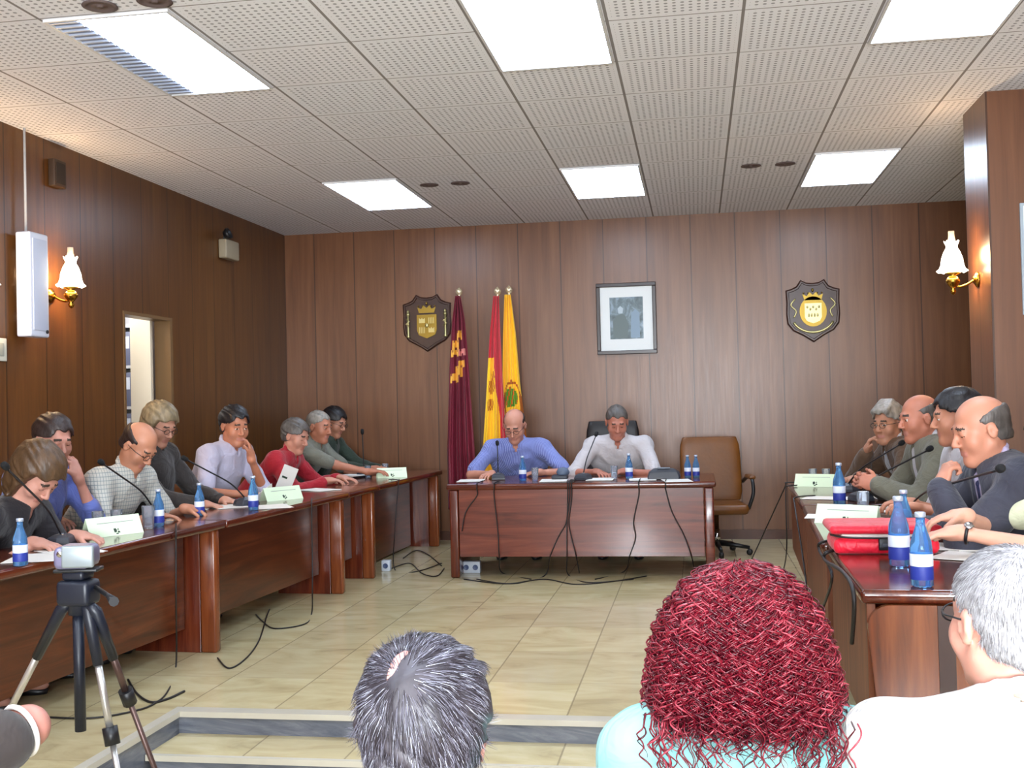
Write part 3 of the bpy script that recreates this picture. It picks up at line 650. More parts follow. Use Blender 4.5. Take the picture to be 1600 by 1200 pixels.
# ------------------------------------------------------------------ people: smooth-union fields turned into one skin surface each
class SDF:
    def __init__(s, lo, hi, h):
        s.h = h; s.lo = np.array(lo, float); n = np.ceil((np.array(hi)-s.lo)/h).astype(int)+1
        s.ax = [s.lo[i]+h*np.arange(n[i]) for i in range(3)]; s.F = np.full(n, .3, np.float32)
    def win(s, lo, hi, pad=.045):
        sl = []
        for i in range(3):
            a = int(max(0, math.floor((lo[i]-pad-s.lo[i])/s.h))); b = int(min(len(s.ax[i]), math.ceil((hi[i]+pad-s.lo[i])/s.h)+1))
            if b <= a: return None, None
            sl.append(slice(a, b))
        sl = tuple(sl); X, Y, Z = np.meshgrid(*[s.ax[i][sl[i]].astype(np.float32) for i in range(3)], indexing='ij', sparse=True)
        return sl, (X, Y, Z)
    def join(s, sl, d, k):
        a = s.F[sl]; h = np.maximum(k-np.abs(a-d), 0)/k; s.F[sl] = np.minimum(a, d)-h*h*k*.25
    def cut(s, sl, d, k):
        a = s.F[sl]; b = -d; h = np.maximum(k-np.abs(a-b), 0)/k; s.F[sl] = np.maximum(a, b)+h*h*k*.25
    def cap(s, a, b, r1, r2=None, k=.02, sub=False):
        r2 = r1 if r2 is None else r2; a = np.array(a, float); b = np.array(b, float); R = max(r1, r2)
        sl, P = s.win(np.minimum(a, b)-R, np.maximum(a, b)+R)
        if sl is None: return
        ba = b-a; L = float(ba@ba)+1e-12
        px, py, pz = P[0]-a[0], P[1]-a[1], P[2]-a[2]
        t = np.clip((px*ba[0]+py*ba[1]+pz*ba[2])/L, 0, 1)
        d = np.sqrt((px-t*ba[0])**2+(py-t*ba[1])**2+(pz-t*ba[2])**2)-(r1+(r2-r1)*t)
        (s.cut if sub else s.join)(sl, d.astype(np.float32), k)
    def ell(s, c, r, R=None, k=.02, sub=False):
        c = np.array(c, float); R = np.eye(3) if R is None else np.array(R)      # columns = local axes
        ext = np.sqrt(((R*np.array(r))**2).sum(1)); sl, P = s.win(c-ext, c+ext)
        if sl is None: return
        q = [(R[0, i]*(P[0]-c[0])+R[1, i]*(P[1]-c[1])+R[2, i]*(P[2]-c[2])) for i in range(3)]
        k0 = np.sqrt(sum((q[i]/r[i])**2 for i in range(3))); k1 = np.sqrt(sum((q[i]/r[i]**2)**2 for i in range(3)))+1e-6
        (s.cut if sub else s.join)(sl, (k0*(k0-1)/k1).astype(np.float32), k)
    def wrinkle(s, amp, freq, seed):
        rs = np.random.RandomState(seed); X, Y, Z = np.meshgrid(*[a.astype(np.float32) for a in s.ax], indexing='ij', sparse=True); w = 0
        for _ in range(5):
            d = rs.randn(3); d /= np.linalg.norm(d); f = freq*(.6+rs.rand()*.9); w = w+np.sin(f*(d[0]*X+d[1]*Y+d[2]*Z)+2*np.sin(.5*f*(d[1]*X-d[0]*Z)+rs.rand()*6))
        s.F += (amp/2.5*w).astype(np.float32)
    def mesh(s):
        F = s.F; F[0], F[-1], F[:, 0], F[:, -1], F[:, :, 0], F[:, :, -1] = [.1]*6
        I = F < 0; nx, ny, nz = F.shape
        cnt = np.zeros((nx-1, ny-1, nz-1), np.int8)
        for dx in (0, 1):
            for dy in (0, 1):
                for dz in (0, 1): cnt += I[dx:nx-1+dx, dy:ny-1+dy, dz:nz-1+dz]
        act = (cnt > 0) & (cnt < 8); idx = np.argwhere(act); ids = np.full(act.shape, -1, np.int32); ids[act] = np.arange(len(idx))
        pos = np.zeros((len(idx), 3)); c = np.zeros(len(idx)); cor = [np.array(q) for q in np.ndindex(2, 2, 2)]
        for i, a in enumerate(cor):
            for b in cor[i+1:]:
                if abs(a-b).sum() != 1: continue
                fa = F[tuple((idx+a).T)]; fb = F[tuple((idx+b).T)]; m = (fa < 0) != (fb < 0)
                t = np.where(m, fa/np.where(m, fa-fb, 1), 0)
                pos += np.where(m[:, None], a+t[:, None]*(b-a), 0); c += m
        V = s.lo+s.h*(idx+pos/c[:, None]); Q = []
        for d in range(3):
            u, v = (d+1) % 3, (d+2) % 3; e = np.eye(3, dtype=int)
            A = [slice(0, n) for n in F.shape]; A[d] = slice(0, F.shape[d]-1); B = list(A); B[d] = slice(1, F.shape[d])
            ch = I[tuple(A)] != I[tuple(B)]; p = np.argwhere(ch); p = p[(p[:, u] > 0) & (p[:, v] > 0)]
            p = p[(p[:, u] < F.shape[u]-1) & (p[:, v] < F.shape[v]-1)]
            q = np.stack([ids[tuple((p-e[u]-e[v]).T)], ids[tuple((p-e[v]).T)], ids[tuple(p.T)], ids[tuple((p-e[u]).T)]], 1)
            ins = I[tuple(p.T)]; q[~ins] = q[~ins][:, ::-1]; Q.append(q)
        Q = np.concatenate(Q); return V, Q[(Q >= 0).all(1)]
def sdf_obj(S, name, mats, parent, origin, facemat=None, relax=1):
    V, Q = S.mesh()
    for _ in range(relax):          # light smoothing
        acc = np.zeros_like(V); n = np.zeros(len(V))
        for a, b_ in ((0, 1), (1, 2), (2, 3), (3, 0)):
            np.add.at(acc, Q[:, a], V[Q[:, b_]]); np.add.at(acc, Q[:, b_], V[Q[:, a]]); np.add.at(n, Q[:, a], 1); np.add.at(n, Q[:, b_], 1)
        V = V*.6+.4*acc/np.maximum(n, 1)[:, None]
    me = bpy.data.meshes.new(name); nf = len(Q)
    me.vertices.add(len(V)); me.vertices.foreach_set('co', (V-origin).astype(np.float32).ravel())
    me.loops.add(nf*4); me.loops.foreach_set('vertex_index', Q.astype(np.int32).ravel())
    me.polygons.add(nf); me.polygons.foreach_set('loop_start', np.arange(0, nf*4, 4, dtype=np.int32)); me.polygons.foreach_set('loop_total', np.full(nf, 4, np.int32))
    for m in (mats if isinstance(mats, (list, tuple)) else [mats]): me.materials.append(m)
    if facemat is not None: me.polygons.foreach_set('material_index', facemat(V[Q].mean(1)).astype(np.int32))
    me.update(calc_edges=True); me.validate()
    me.polygons.foreach_set('use_smooth', np.ones(len(me.polygons), bool))
    o = bpy.data.objects.new(name, me); C.objects.link(o)
    if parent is not None: o.parent = parent
    return o

def nrm(v): v = np.array(v, float); return v/(np.linalg.norm(v)+1e-12)
def Rhead(f, yaw, pitch, roll):
    """columns: right, forward, up of the head; f = body facing (unit, horizontal); yaw + = turn to own left, pitch + = look down"""
    base = np.stack([np.array([f[1], -f[0], 0]), np.array([f[0], f[1], 0]), np.array([0, 0, 1.])], 1)
    return base @ rotm('z', math.radians(yaw)) @ rotm('x', -math.radians(pitch)) @ rotm('y', math.radians(roll))
SKIN_N = [0]
def skin_mat(rgb):
    n = 'skin_%d_%d_%d' % rgb; return mat(n, rgb, .5, sss=.12, noise=.07, nscale=14)
LIPS = mat('lips', (178, 118, 104), .45); EYEW = mat('eye_white', (222, 214, 206), .25); IRIS = mat('iris', (52, 36, 26), .2); BROWM = {}
def hand_prims(S, Wp, d, n, th, s, curl, spread=.10, thumb_curl=.5):
    """Wp wrist, d finger direction, n palm normal, th = +1/-1 thumb side along d x n"""
    d = nrm(d); n = nrm(np.array(n)-d*np.dot(n, d)); sd = np.cross(d, n)*th
    S.ell(Wp+d*.045*s, (.043*s, .052*s, .016*s), np.stack([sd, d, n], 1), k=.012)
    S.cap(Wp-d*.01*s, Wp+d*.03*s, .026*s, .026*s, k=.02)
    cs = curl if isinstance(curl, (list, tuple)) else [curl]*4
    for i, (off, L) in enumerate(((.031, .072), (.0105, .08), (-.0105, .075), (-.031, .06))):
        p = Wp+(d*.086+sd*off)*s-d*abs(off-.01)*.15*s; a = spread*off/.031; dd = nrm(d+sd*a); ang = 0
        for k, fr in enumerate((.45, .32, .23)):
            ang += cs[i]*(.9 if k == 0 else 1.1); v = dd*math.cos(ang)+n*math.sin(ang); q = p+v*L*fr*s
            S.cap(p, q, (.0092-.001*k)*s, (.0084-.001*k)*s, k=.004); p = q
    p = Wp+(d*.022+sd*.028)*s; v = nrm(d*.7+sd*.75+n*.3)
    q = p+v*.042*s; S.cap(p, q, .0135*s, .0105*s, k=.008); v = nrm(v+(d*.5+n*.5-sd*.5)*thumb_curl); S.cap(q, q+v*.032*s, .0105*s, .0085*s, k=.004)

def head_prims(S, c, R, s, neck, kind='m'):
    def L(x, y, z): return c+R @ (np.array([x, y, z])*s)
    def e(p, r, k=.02, sub=False): S.ell(L(*p), tuple(q*s for q in r), R, k=k, sub=sub)
    def cp(a, b, r1, r2, k=.015, sub=False): S.cap(L(*a), L(*b), r1*s, r2*s, k=k, sub=sub)
    e((0, -.015, .035), (.076, .095, .085)); e((0, .03, -.035), (.060, .060, .080), .03)
    e((0, .066, -.098), (.022, .018, .018), .025)
    for q in (-1, 1): cp((q*.052, -.005, -.05), (q*.012, .066, -.10), .016, .016, .03); e((q*.042, .055, -.028), (.022, .022, .026), .03)
    cp((-.032, .080, .026), (.032, .080, .026), .011, .011, .02)
    for q in (-1, 1): e((q*.031, .098, .006), (.017, .014, .012), .012, True)
    for q in (-1, 1): e((q*.031, .077, .006), (.0125, .0125, .0125), .003)
    for q in (-1, 1): cp((q*.018, .090, .015), (q*.044, .083, .013), .0035, .0035, .004)
    cp((0, .088, .012), (0, .108, -.026), .007, .0115, .010)
    for q in (-1, 1): e((q*.012, .098, -.032), (.008, .009, .007), .006)
    cp((-.019, .083, -.0585), (.019, .083, -.0585), .0055, .0055, .006); cp((-.016, .084, -.068), (.016, .084, -.068), .0062, .0062, .006)
    for q in (-1, 1):
        e((q*.079, -.008, -.004), (.008, .019, .030), .008); e((q*.086, -.004, -.002), (.005, .010, .017), .004, True); cp((q*.080, -.016, .018), (q*.086, -.022, -.006), .005, .005, .006)
    S.cap(L(0, -.02, -.05), neck, .052*s, .056*s, k=.03)
def head_faces(c, R, s, brow=True, down=False):
    def f(P, base=0):
        q = ((P-c) @ R)/s; x, y, z = q[:, 0], q[:, 1], q[:, 2]; m = np.zeros(len(P), int)
        ax = np.abs(x)
        m[(ax < .026) & (z > -.0745) & (z < -.053) & (y > .082)] = 1
        de = np.sqrt((ax-.031)**2+(y-.077)**2+(z-.006)**2); ey = (de < .0138) & (y > .080) & (np.abs(z-.004) < .0048); m[ey] = 2
        if down: m[ey] = 0; ey = ey & (np.abs(z-.0005) < .0022)
        m[ey & (ax > (.018 if down else .0245)) & (ax < (.044 if down else .0375)) & ((np.abs(z-.005) < .0055) | down)] = 3
        if brow: m[(np.abs(z-(.030-.12*(ax-.03))) < .0048) & (ax > .014) & (ax < .050) & (y > .072)] = 4
        return m
    return f

def cap_hair(c, R, s, style, m, parent, origin, seed, h=.006, relax=1):
    lo, hi = c-np.array([.2, .2, .26])*s, c+np.array([.2, .2, .22])*s; S = SDF(lo, hi, h)
    def L(x, y, z): return c+R @ (np.array([x, y, z])*s)
    t = {'short': .010, 'crop': .006, 'full': .018, 'bob': .026, 'long': .03, 'ring': .005, 'swept': .016, 'tousled': .022}[style]
    S.ell(L(0, -.018, .036), [(q+t)*s for q in (.076, .095, .085)], R, k=.01)
    if style in ('bob', 'long', 'tousled'):
        S.ell(L(0, -.045, -.03), [.090*s, .075*s, (.10 if style != 'long' else .15)*s], R, k=.03)
        for q in (-1, 1): S.cap(L(q*.074, .005, .03), L(q*.078, .012, -.06 if style != 'long' else -.13), .026*s, .020*s, k=.02)
    elif style in ('full', 'short', 'swept', 'crop', 'ring'): S.ell(L(0, -.055, -.025), [.066*s, .052*s, .055*s], R, k=.02)
    if style == 'swept':
        for i in range(7): S.cap(L(-.05+.016*i, .07, .085), L(-.03+.014*i, -.03, .135), .016*s, .014*s, k=.012)
    X, Y, Z = np.meshgrid(*[a.astype(np.float32) for a in S.ax], indexing='ij', sparse=True)
    q = [(R[0, i]*(X-c[0])+R[1, i]*(Y-c[1])+R[2, i]*(Z-c[2]))/s for i in range(3)]; x, y, z = q
    rs = np.random.RandomState(seed)
    wig = .002*np.sin(70*x+rs.rand()*6)+.002*np.sin(55*z+40*y)
    if style in ('bob', 'long', 'tousled'):
        zl = np.where(y > .045, .052+(y-.045)*.25, np.where(y > .02, -.05+(y-.02)*4.1, -.2))
        line = (zl-z+wig)*.7
        face = .070-np.sqrt(x*x*1.25+(z+.02)**2*.55)           # keep the face open
        fc = np.minimum(face, (y-.03))
        d = np.maximum(line, fc)
    else:
        zl = np.where(y > -.008, np.minimum(-.012+(y+.008)*1.9, .070-1.1*np.maximum(np.abs(x)-.042, 0)), -.055)
        d = (zl-z+wig)*.6
        ear = .026-np.sqrt((y+.006)**2+(z+.004)**2); d = np.maximum(d, np.where(np.abs(x) > .055, ear, -1))
        if style == 'ring': d = np.maximum(d, .070-np.sqrt(x*x*1.0+(y-.012)**2*.62+np.maximum(.055-z, 0)**2*3.5)+wig*.3)
        if style == 'ring': d = np.maximum(d, (z-.072+.25*np.maximum(y+.05, 0))*.9)
    d = np.broadcast_to(d*s, S.F.shape); S.F = np.maximum(S.F, d.astype(np.float32))
    a1 = .0022 if style in ('short', 'crop', 'ring') else .004
    S.F += (a1*s*np.sin(120*x+8*np.sin(25*z))*np.cos(35*z+18*y)).astype(np.float32)
    return sdf_obj(S, 'hair', m, parent, origin, relax=relax)

def ik(Sh, W, a, b, hint):
    v = W-Sh; d = min(np.linalg.norm(v), (a+b)*.995); u = nrm(v); W2 = Sh+u*d
    x = (a*a-b*b+d*d)/(2*d); hgt = math.sqrt(max(a*a-x*x, 1e-6)); hh = np.array(hint, float); hh = nrm(hh-u*np.dot(hh, u)); return Sh+u*x+hh*hgt, W2

def person(label, head, face, yaw=0, pitch=0, roll=0, s=1.06, skin=(196, 142, 116), hair='short', hairc=None, shirt=None, sleeve=2.0, hands=(None, None), hints=(None, None),
           collar=True, floor=0.0, seat=.45, lean=.06, hv=.0068, glasses=False, jacket=None, trousers=None, stool=None, group=None, browc=(60, 46, 38), faceless=False, bulk=1.0, shirtname='shirt', watch=None, bodyyaw=0, chair=True, wr=.005, legs=True, tie=None):
    Hc = np.array(head, float); fa = math.radians(face); f = np.array([math.cos(fa), math.sin(fa), 0]); R = Rhead(f, yaw, pitch, roll)
    f2 = np.array([math.cos(fa+math.radians(bodyyaw)), math.sin(fa+math.radians(bodyyaw)), 0]); rt = np.array([f2[1], -f2[0], 0]); up0 = np.array([0, 0, 1.])
    T = Hc-up0*.142*s-f*(.035+.0012*abs(pitch))*s
    Pz = floor+seat+.105*s; L = .50*s; dz = T[2]-Pz; off = max(math.sqrt(L*L-dz*dz) if abs(dz) < L else 0, lean)
    P = np.array([T[0], T[1], 0])-f2*off; P[2] = Pz
    u = nrm(T-P); fw = nrm(f2-u*np.dot(f2, u)); Lt = np.linalg.norm(T-P); B = np.stack([rt, fw, u], 1)
    base = np.array([P[0], P[1], floor]); t = thing('person', label, 'person', base, 0, group)
    shL = [T+rt*q*.172*s*bulk-u*.045*s for q in (-1, 1)]          # left, right
    arms = []
    for i in (0, 1):
        q = -1 if i == 0 else 1; h = hands[i]
        if h is None: h = dict(p=P+f2*.30*s+rt*q*.12*s+up0*.085*s, d=f2, n=-up0, curl=.3)
        hint = hints[i] if hints[i] is not None else (rt*q*.8-up0*.8-f2*.3)
        E_, W_ = ik(shL[i], np.array(h['p'], float), .285*s, .25*s, hint); arms.append((E_, W_, h, q))
    hip = [P+rt*q*.09*s for q in (-1, 1)]; knee = []; foot = []
    for i, q in enumerate((-1, 1)):
        k_ = hip[i]+f2*.40*s+rt*q*.05; k_[2] = floor+seat+.045*s; knee.append(k_); ft = k_-f2*.14; ft[2] = floor+.09; foot.append(ft)
    pts = np.array([Hc, P]+shL+[a[0] for a in arms]+[a[1]+nrm(a[2].get('d', f2))*.19 for a in arms]+knee+[q+f2*.2 for q in foot])
    lo = pts.min(0)-.2; hi = pts.max(0)+.2; lo[2] = floor-.03 if legs else floor+seat-.05; hi[2] = Hc[2]+.2
    def torso(S, g, arm_end, legs_):
        S.ell(P+u*.02, ((.168*bulk+g)*s, (.118*bulk+g)*s, (.12+g)*s), B, k=.05)
        S.ell(P+u*Lt*.38, ((.150*bulk+g)*s, (.108*bulk+g)*s, (.17+g)*s), B, k=.06)
        S.ell(P+u*Lt*.70+fw*.01, ((.160*bulk+g)*s, (.108+g)*s, (.18+g)*s), B, k=.06)
        for q in (0, 1):
            S.cap(T-u*.005, shL[q]+u*.012, (.040+g)*s, (.046+g)*s, k=.05)
            if g > 0: S.cap(shL[q]-u*.05, P+u*.12+rt*(-.07 if q == 0 else .07), (.055+g)*s, (.08+g)*s, k=.06)
            S.ell(shL[q], ((.054+g)*s,)*3, B, k=.04)
            E_, W_, h, sg = arms[q]
            e1 = min(arm_end, 1)
            S.cap(shL[q], shL[q]+(E_-shL[q])*e1, (.048+g)*s, (.048-.008*e1+g)*s, k=.03)
            if arm_end > 1: e2 = arm_end-1; S.cap(E_, E_+(W_-E_)*e2, (.040+g)*s, (.040-.014*e2+g*.9)*s, k=.02)
        if legs_:
            for q in (0, 1):
                S.cap(hip[q], knee[q], (.082+g)*s, (.055+g)*s, k=.04); S.cap(knee[q], foot[q], (.052+g)*s, (.036+g)*s, k=.03)
    S = SDF(lo, hi, hv); torso(S, -.006, 2.0, legs)
    head_prims(S, Hc, R, s, T)
    for E_, W_, h, sg in arms:
        d = nrm(h.get('d', W_-E_)); hand_prims(S, W_, d, h.get('n', -up0), h.get('th', 0) or (sg*(-1 if np.dot(np.cross(d, h.get('n', -up0)), rt) > 0 else 1)), s, h.get('curl', .35), h.get('spread', .1))
    if legs:
        for q in (0, 1): S.ell(foot[q]+f2*.06-up0*.045, (.040*s, .11*s, .036*s), np.stack([rt, f2, up0], 1), k=.02)
    sk = skin_mat(tuple(int(c*k) for c, k in zip(skin, (.92, .88, .86)))); bm = mat('brow_%d_%d_%d' % browc, browc, .7)
    sdf_obj(S, 'body', [sk, LIPS, EYEW, IRIS, bm], t, base, None if faceless else head_faces(Hc, R, s, down=pitch > 15), relax=1)
    # clothes
    def neck_cut(S, r=.058): S.cap(T-u*.0+R[:, 1]*0, Hc+R @ np.array([0, -.02, -.03])*s, r*s, r*s, k=.008, sub=True); S.ell(T+fw*.062*s+u*.028, (.020*s, .04*s, .034*s), B, k=.01, sub=True)
    S = SDF(lo, hi, hv); torso(S, .015, sleeve, False)
    S.wrinkle(wr, 38, int(abs(Hc[0]*1000+Hc[1]*77)) % 9999); neck_cut(S)
    if collar:
        for k_ in range(12):
            a0, a1 = [2*PI*(k_+q)/12+.3 for q in (0, 1)]
            if math.sin((a0+a1)/2) > .93: continue
            pp = [T+u*(.032-.022*math.sin(a))*s+(rt*math.cos(a)*.066+fw*math.sin(a)*.072)*s for a in (a0, a1)]; S.cap(pp[0], pp[1], 0.012*s, .012*s, k=.008)
        for q in (-1, 1): S.cap(T+(rt*q*.028+fw*.070+u*.006)*s, T+(rt*q*.050+fw*.085-u*.045)*s, .012*s, .005*s, k=.01)
    S.F[:, :, :max(0, int((floor+seat+.02-lo[2])/hv))] = .1
    sh = sdf_obj(S, shirtname, shirt, t, base, relax=1)
    if jacket is not None:
        S = SDF(lo, hi, hv); torso(S, .027, 1.93, False); S.wrinkle(.005, 30, 77)
        for q in (-1, 1): S.cap(T+(rt*q*.055-fw*.04+u*.02)*s, T+(rt*q*.062+fw*.06-u*.02)*s, .016*s, .014*s, k=.02); S.cap(T+(rt*q*.062+fw*.06-u*.02)*s, T+(rt*q*.035+fw*.12-u*.20)*s, .012*s, .010*s, k=.015)
        neck_cut(S, .064)
        S.ell(T+(fw*.120-u*.06)*s, (.048*s, .080*s, .14*s), B, k=.012, sub=True); S.F[:, :, :max(0, int((floor+seat-.0-lo[2])/hv))] = .1
        sdf_obj(S, 'jacket', jacket, t, base, relax=1)
    if tie is not None:
        b = MB(); b.ell(T+(fw*.082-u*.005)*s-base, (.016, .012, .016), 0, 10, 6); b.tube([T+(fw*.088-u*.01)*s-base, T+(fw*.128-u*.10)*s-base, T+(fw*.138-u*.26)*s-base], [.012, .018, .026], 6); b.build('tie', [tie], t)
    tr = trousers or mat('dark_trousers', (46, 46, 54), .8)
    if legs:
        S = SDF(np.array([lo[0], lo[1], floor-.02]), np.array([hi[0], hi[1], P[2]+.25]), .012)
        S.ell(P+u*.02, ((.168*bulk+.014)*s, (.118*bulk+.014)*s, (.10)*s), B, k=.05)
        for q in (0, 1): S.cap(hip[q], knee[q], .094*s, .066*s, k=.04); S.cap(knee[q], foot[q]+up0*.01, .062*s, .05*s, k=.03)
        sdf_obj(S, 'trousers', tr, t, base, relax=1)
        for q in (0, 1):
            b = MB(); rr = []
            for zz, k_ in ((.0, .92), (.02, 1), (.055, .9), (.08, .45)):
                rr.append([tuple((foot[q]+f2*(.055+.125*k_*math.cos(a)*(1 if zz < .05 else .55)-(.0 if zz < .05 else .05))+rt*.046*k_*math.sin(a))[:2])+(floor+zz+.002,) for a in [2*PI*i/18 for i in range(18)]])
            b.loft([[(p[0]-base[0], p[1]-base[1], p[2]-floor) for p in r] for r in rr]); b.build('shoe', [BLK], t)
    if hair: 
        hm = hairc; cap_hair(Hc, R, s, hair, hm, t, base, int(Hc[1]*100), h=min(.006, hv))
    if glasses:
        b = MB(); G0 = lambda x, y, z: Hc+R @ (np.array([x, y, z])*s)-base
        for q in (-1, 1):
            b.tube([G0(q*.032+.021*math.cos(a), .100, .004+.015*math.sin(a)) for a in [2*PI*i/16 for i in range(17)]], .0018, 5)
            b.tube([G0(q*.053, .100, .008), G0(q*.080, .05, .010), G0(q*.084, -.005, .010)], .0018, 5)
        b.tube([G0(-.011, .102, .006), G0(.011, .102, .006)], .0018, 5); b.build('glasses', [BLK if glasses is True else glasses], t)
    if watch is not None:
        E_, W_, h, sg = arms[watch]; ax = nrm(W_-E_); a = nrm(np.cross(ax, [0, 0, 1])); Rw = np.stack([a, np.cross(ax, a), ax], 1)
        b = MB(); b.torus(W_-ax*.02*s-base, .031*s, .006, 0, 24, 8, R=Rw); w_ = b.build('watch_strap', [BLK], t); q = MB(); q.lathe([(.001, 0), (.016, 0), (.017, .004), (.014, .008), (.001, .008)], tuple(W_-ax*.02*s+np.array([0, -.02, .027])*s-base), 16, R=rotm('x', .7)); q.build('watch_case', [CHR], w_)
    INFO[label] = dict(T=T, P=P, f=f2, Hc=Hc, R=R, base=base, t=t, arms=arms, rt=rt, u=u)
    if chair:
        c = dup(CHAIR_SIDE, (P[0]+f2[0]*.02, P[1]+f2[1]*.02, floor), math.atan2(f2[1], f2[0])-PI/2, chair if isinstance(chair, str) else 'chair under the '+' '.join(label.split()[:12]), 'chairs of the seated people')
        if seat != .45 : c.scale = (1, 1, seat/.45)
    return t
INFO = {}
# plain meeting chair used behind the side desks and by the public
t = thing('meeting_chair', 'brown leather chair behind the man in the blue striped shirt', 'chair', (0, 0, 0), 0, 'chairs of the seated people')
b = MB(); b.rbox(-.23, .23, -.21, .23, .39, .449, .02); b.build('seat', [LBR], t)
b = MB(); rings = []
for k in range(7):
    f = k/6; z = .44+f*.40; y = -.255-.05*f; wv = .225*(1 if 0 < k < 6 else .93)
    rings.append([(wv*math.copysign(abs(math.cos(a))**.4, math.cos(a)), y+.025*math.copysign(abs(math.sin(a))**.6, math.sin(a)), z) for a in [2*PI*i/24 for i in range(24)]])
b.loft(rings); b.build('backrest', [LBR], t)
for sx in (-1, 1):
    for sy in (-1, 1):
        b = MB(); b.tube([(sx*.20, sy*.18, .40), (sx*.22, sy*.21, .0)], [.014, .012], 8); b.build('leg', [BLK], t)
CHAIR_SIDE = t

def cloth(name, rgb, stripes=None, check=None, rough=.8, period=.012, frac=.4):
    m = mat(name, rgb, rough, sheen=.15); g = G(m); o, vec = g.xyz()
    g.bump(g.noise(vec, 10, 3, .5, 1.2), .55, .03); col = g.mix(g.m('MULTIPLY', g.noise(vec, 14, 3), .25), rgb, tuple(int(v*.9) for v in rgb))
    if stripes:
        f = g.m('FRACT', g.m('DIVIDE', g.m('ADD', o[0], g.m('MULTIPLY', o[1], .8)), period)); col = g.mix(g.m('LESS_THAN', f, frac), col, stripes)
    if check:
        for a in (g.m('ADD', o[0], o[1]), o[2]):
            f = g.m('FRACT', g.m('DIVIDE', a, period)); col = g.mix(g.m('MULTIPLY', g.m('LESS_THAN', f, .22), .6), col, check)
    g.l(col, g.b.inputs['Base Color']); return m
def hairm(name, rgb, noise=.35): return mat(name, rgb, .45, noise=noise, nscale=40, stretch=(1, 1, .25), bump=.6, bscale=120)
H_DARK = hairm('dark_brown_hair', (44, 30, 26)); H_BLACK = hairm('black_hair', (22, 18, 20)); H_GREY = hairm('grey_hair', (132, 126, 118)); H_BR = hairm('brown_hair', (78, 56, 36))
H_BLOND = hairm('grey_blond_hair', (124, 108, 82), .4); H_GDK = hairm('dark_grey_hair', (84, 78, 74), .4)
S_BLUE = cloth('blue_striped_shirt', (98, 108, 170), stripes=(134, 146, 198), period=.014)
S_WHITE = cloth('white_shirt', (188, 182, 184)); S_LILAC = cloth('lilac_white_shirt', (178, 174, 194)); S_CHECK = cloth('checked_shirt', (186, 184, 174), check=(104, 118, 124), period=.022)
S_RED = cloth('red_jacket', (158, 14, 34)); S_POLO = cloth('grey_polo', (108, 108, 96)); S_DGREEN = cloth('dark_green_top', (38, 52, 40)); S_DVEST = cloth('dark_charcoal_top', (44, 38, 36))
S_DBLUE = cloth('blue_shirt', (88, 100, 164)); S_BLACK = cloth('black_top', (22, 18, 24)); S_OLIVE = cloth('olive_grey_jacket', (104, 100, 84)); S_BROWN = cloth('brown_jacket', (84, 60, 40)); S_STRIPE = cloth('pale_striped_shirt', (184, 180, 176), stripes=(150, 156, 170), period=.018)
S_SUIT = cloth('charcoal_suit', (50, 50, 62)); S_PLIL = cloth('pale_lilac_shirt', (184, 172, 204)); S_PALE = cloth('pale_green_top', (198, 200, 170)); S_MINT = cloth('mint_blouse', (136, 198, 196)); S_CREAM = cloth('white_ribbed_shirt', (214, 214, 206), stripes=(190, 190, 190), period=.02, frac=.3)
S_DKBR = cloth('dark_brown_tee', (46, 38, 36))
UP = np.array([0, 0, 1.]); DN = -UP; TZ = .73
def V(*a): return np.array(a, float)

# left side, facing the middle of the room (+x)
h = onx(58, 742, -3.06)
person('woman with brown hair bent low over the nearest left desk, dark top', h, 0, yaw=-15, pitch=48, s=1.10, hair='long', hairc=H_BR, shirt=S_BLACK, sleeve=1.3, skin=(206, 156, 140), collar=False,
       hands=(dict(p=V(-2.93, h[1]+.10, .765), d=(.9, .2, -.1), n=DN, curl=.5), dict(p=V(-2.98, h[1]-.16, .765), d=(.9, -.1, -.1), n=DN, curl=.35)))
h = onx(84, 688, -3.36)
person('dark-haired person in blue shirt resting head on hand, farthest left in the row', h, 0, yaw=-28, pitch=18, s=1.06, hair='full', hairc=H_DARK, shirt=S_DBLUE, sleeve=1.25, skin=(204, 150, 136),
       hands=(dict(p=h+V(.10, .06, -.20), d=(-.25, -.1, .9), n=(-.8, 0, .1), curl=.7), dict(p=onz(92, 812, .765)*V(1, 1, 1)+V(-.02, 0, 0), d=(.8, -.5, -.1), n=DN, curl=.4)), hints=(V(.3, .4, -1), None))
h = onx(217, 697, -3.17)
person('balding man in pale checked shirt writing with a pen, behind the nearest name plate', h, -8, yaw=-5, pitch=42, s=1.10, hair='ring', hairc=H_DARK, shirt=S_CHECK, sleeve=.9, skin=(196, 140, 112), glasses=True,
       hands=(dict(p=V(-2.98, h[1]+.18, .775), d=(.8, .35, -.15), n=DN, curl=.75), dict(p=V(-3.02, h[1]-.14, .765), d=(.75, .6, -.05), n=DN, curl=.3)))
h = onx(250, 664, -3.42)
person('woman with grey-blond hair and dark top, behind the man in the checked shirt', h, -5, yaw=-15, pitch=28, s=1.08, hair='bob', hairc=H_BLOND, shirt=S_DVEST, sleeve=1.9, skin=(206, 156, 134), glasses=True, collar=False,
       hands=(dict(p=V(-3.1, h[1]+.2, .76), d=(.9, 0, -.1), n=DN), dict(p=V(-3.1, h[1]-.1, .76), d=(.9, .1, -.1), n=DN)))
h = onx(367, 666, -3.3)
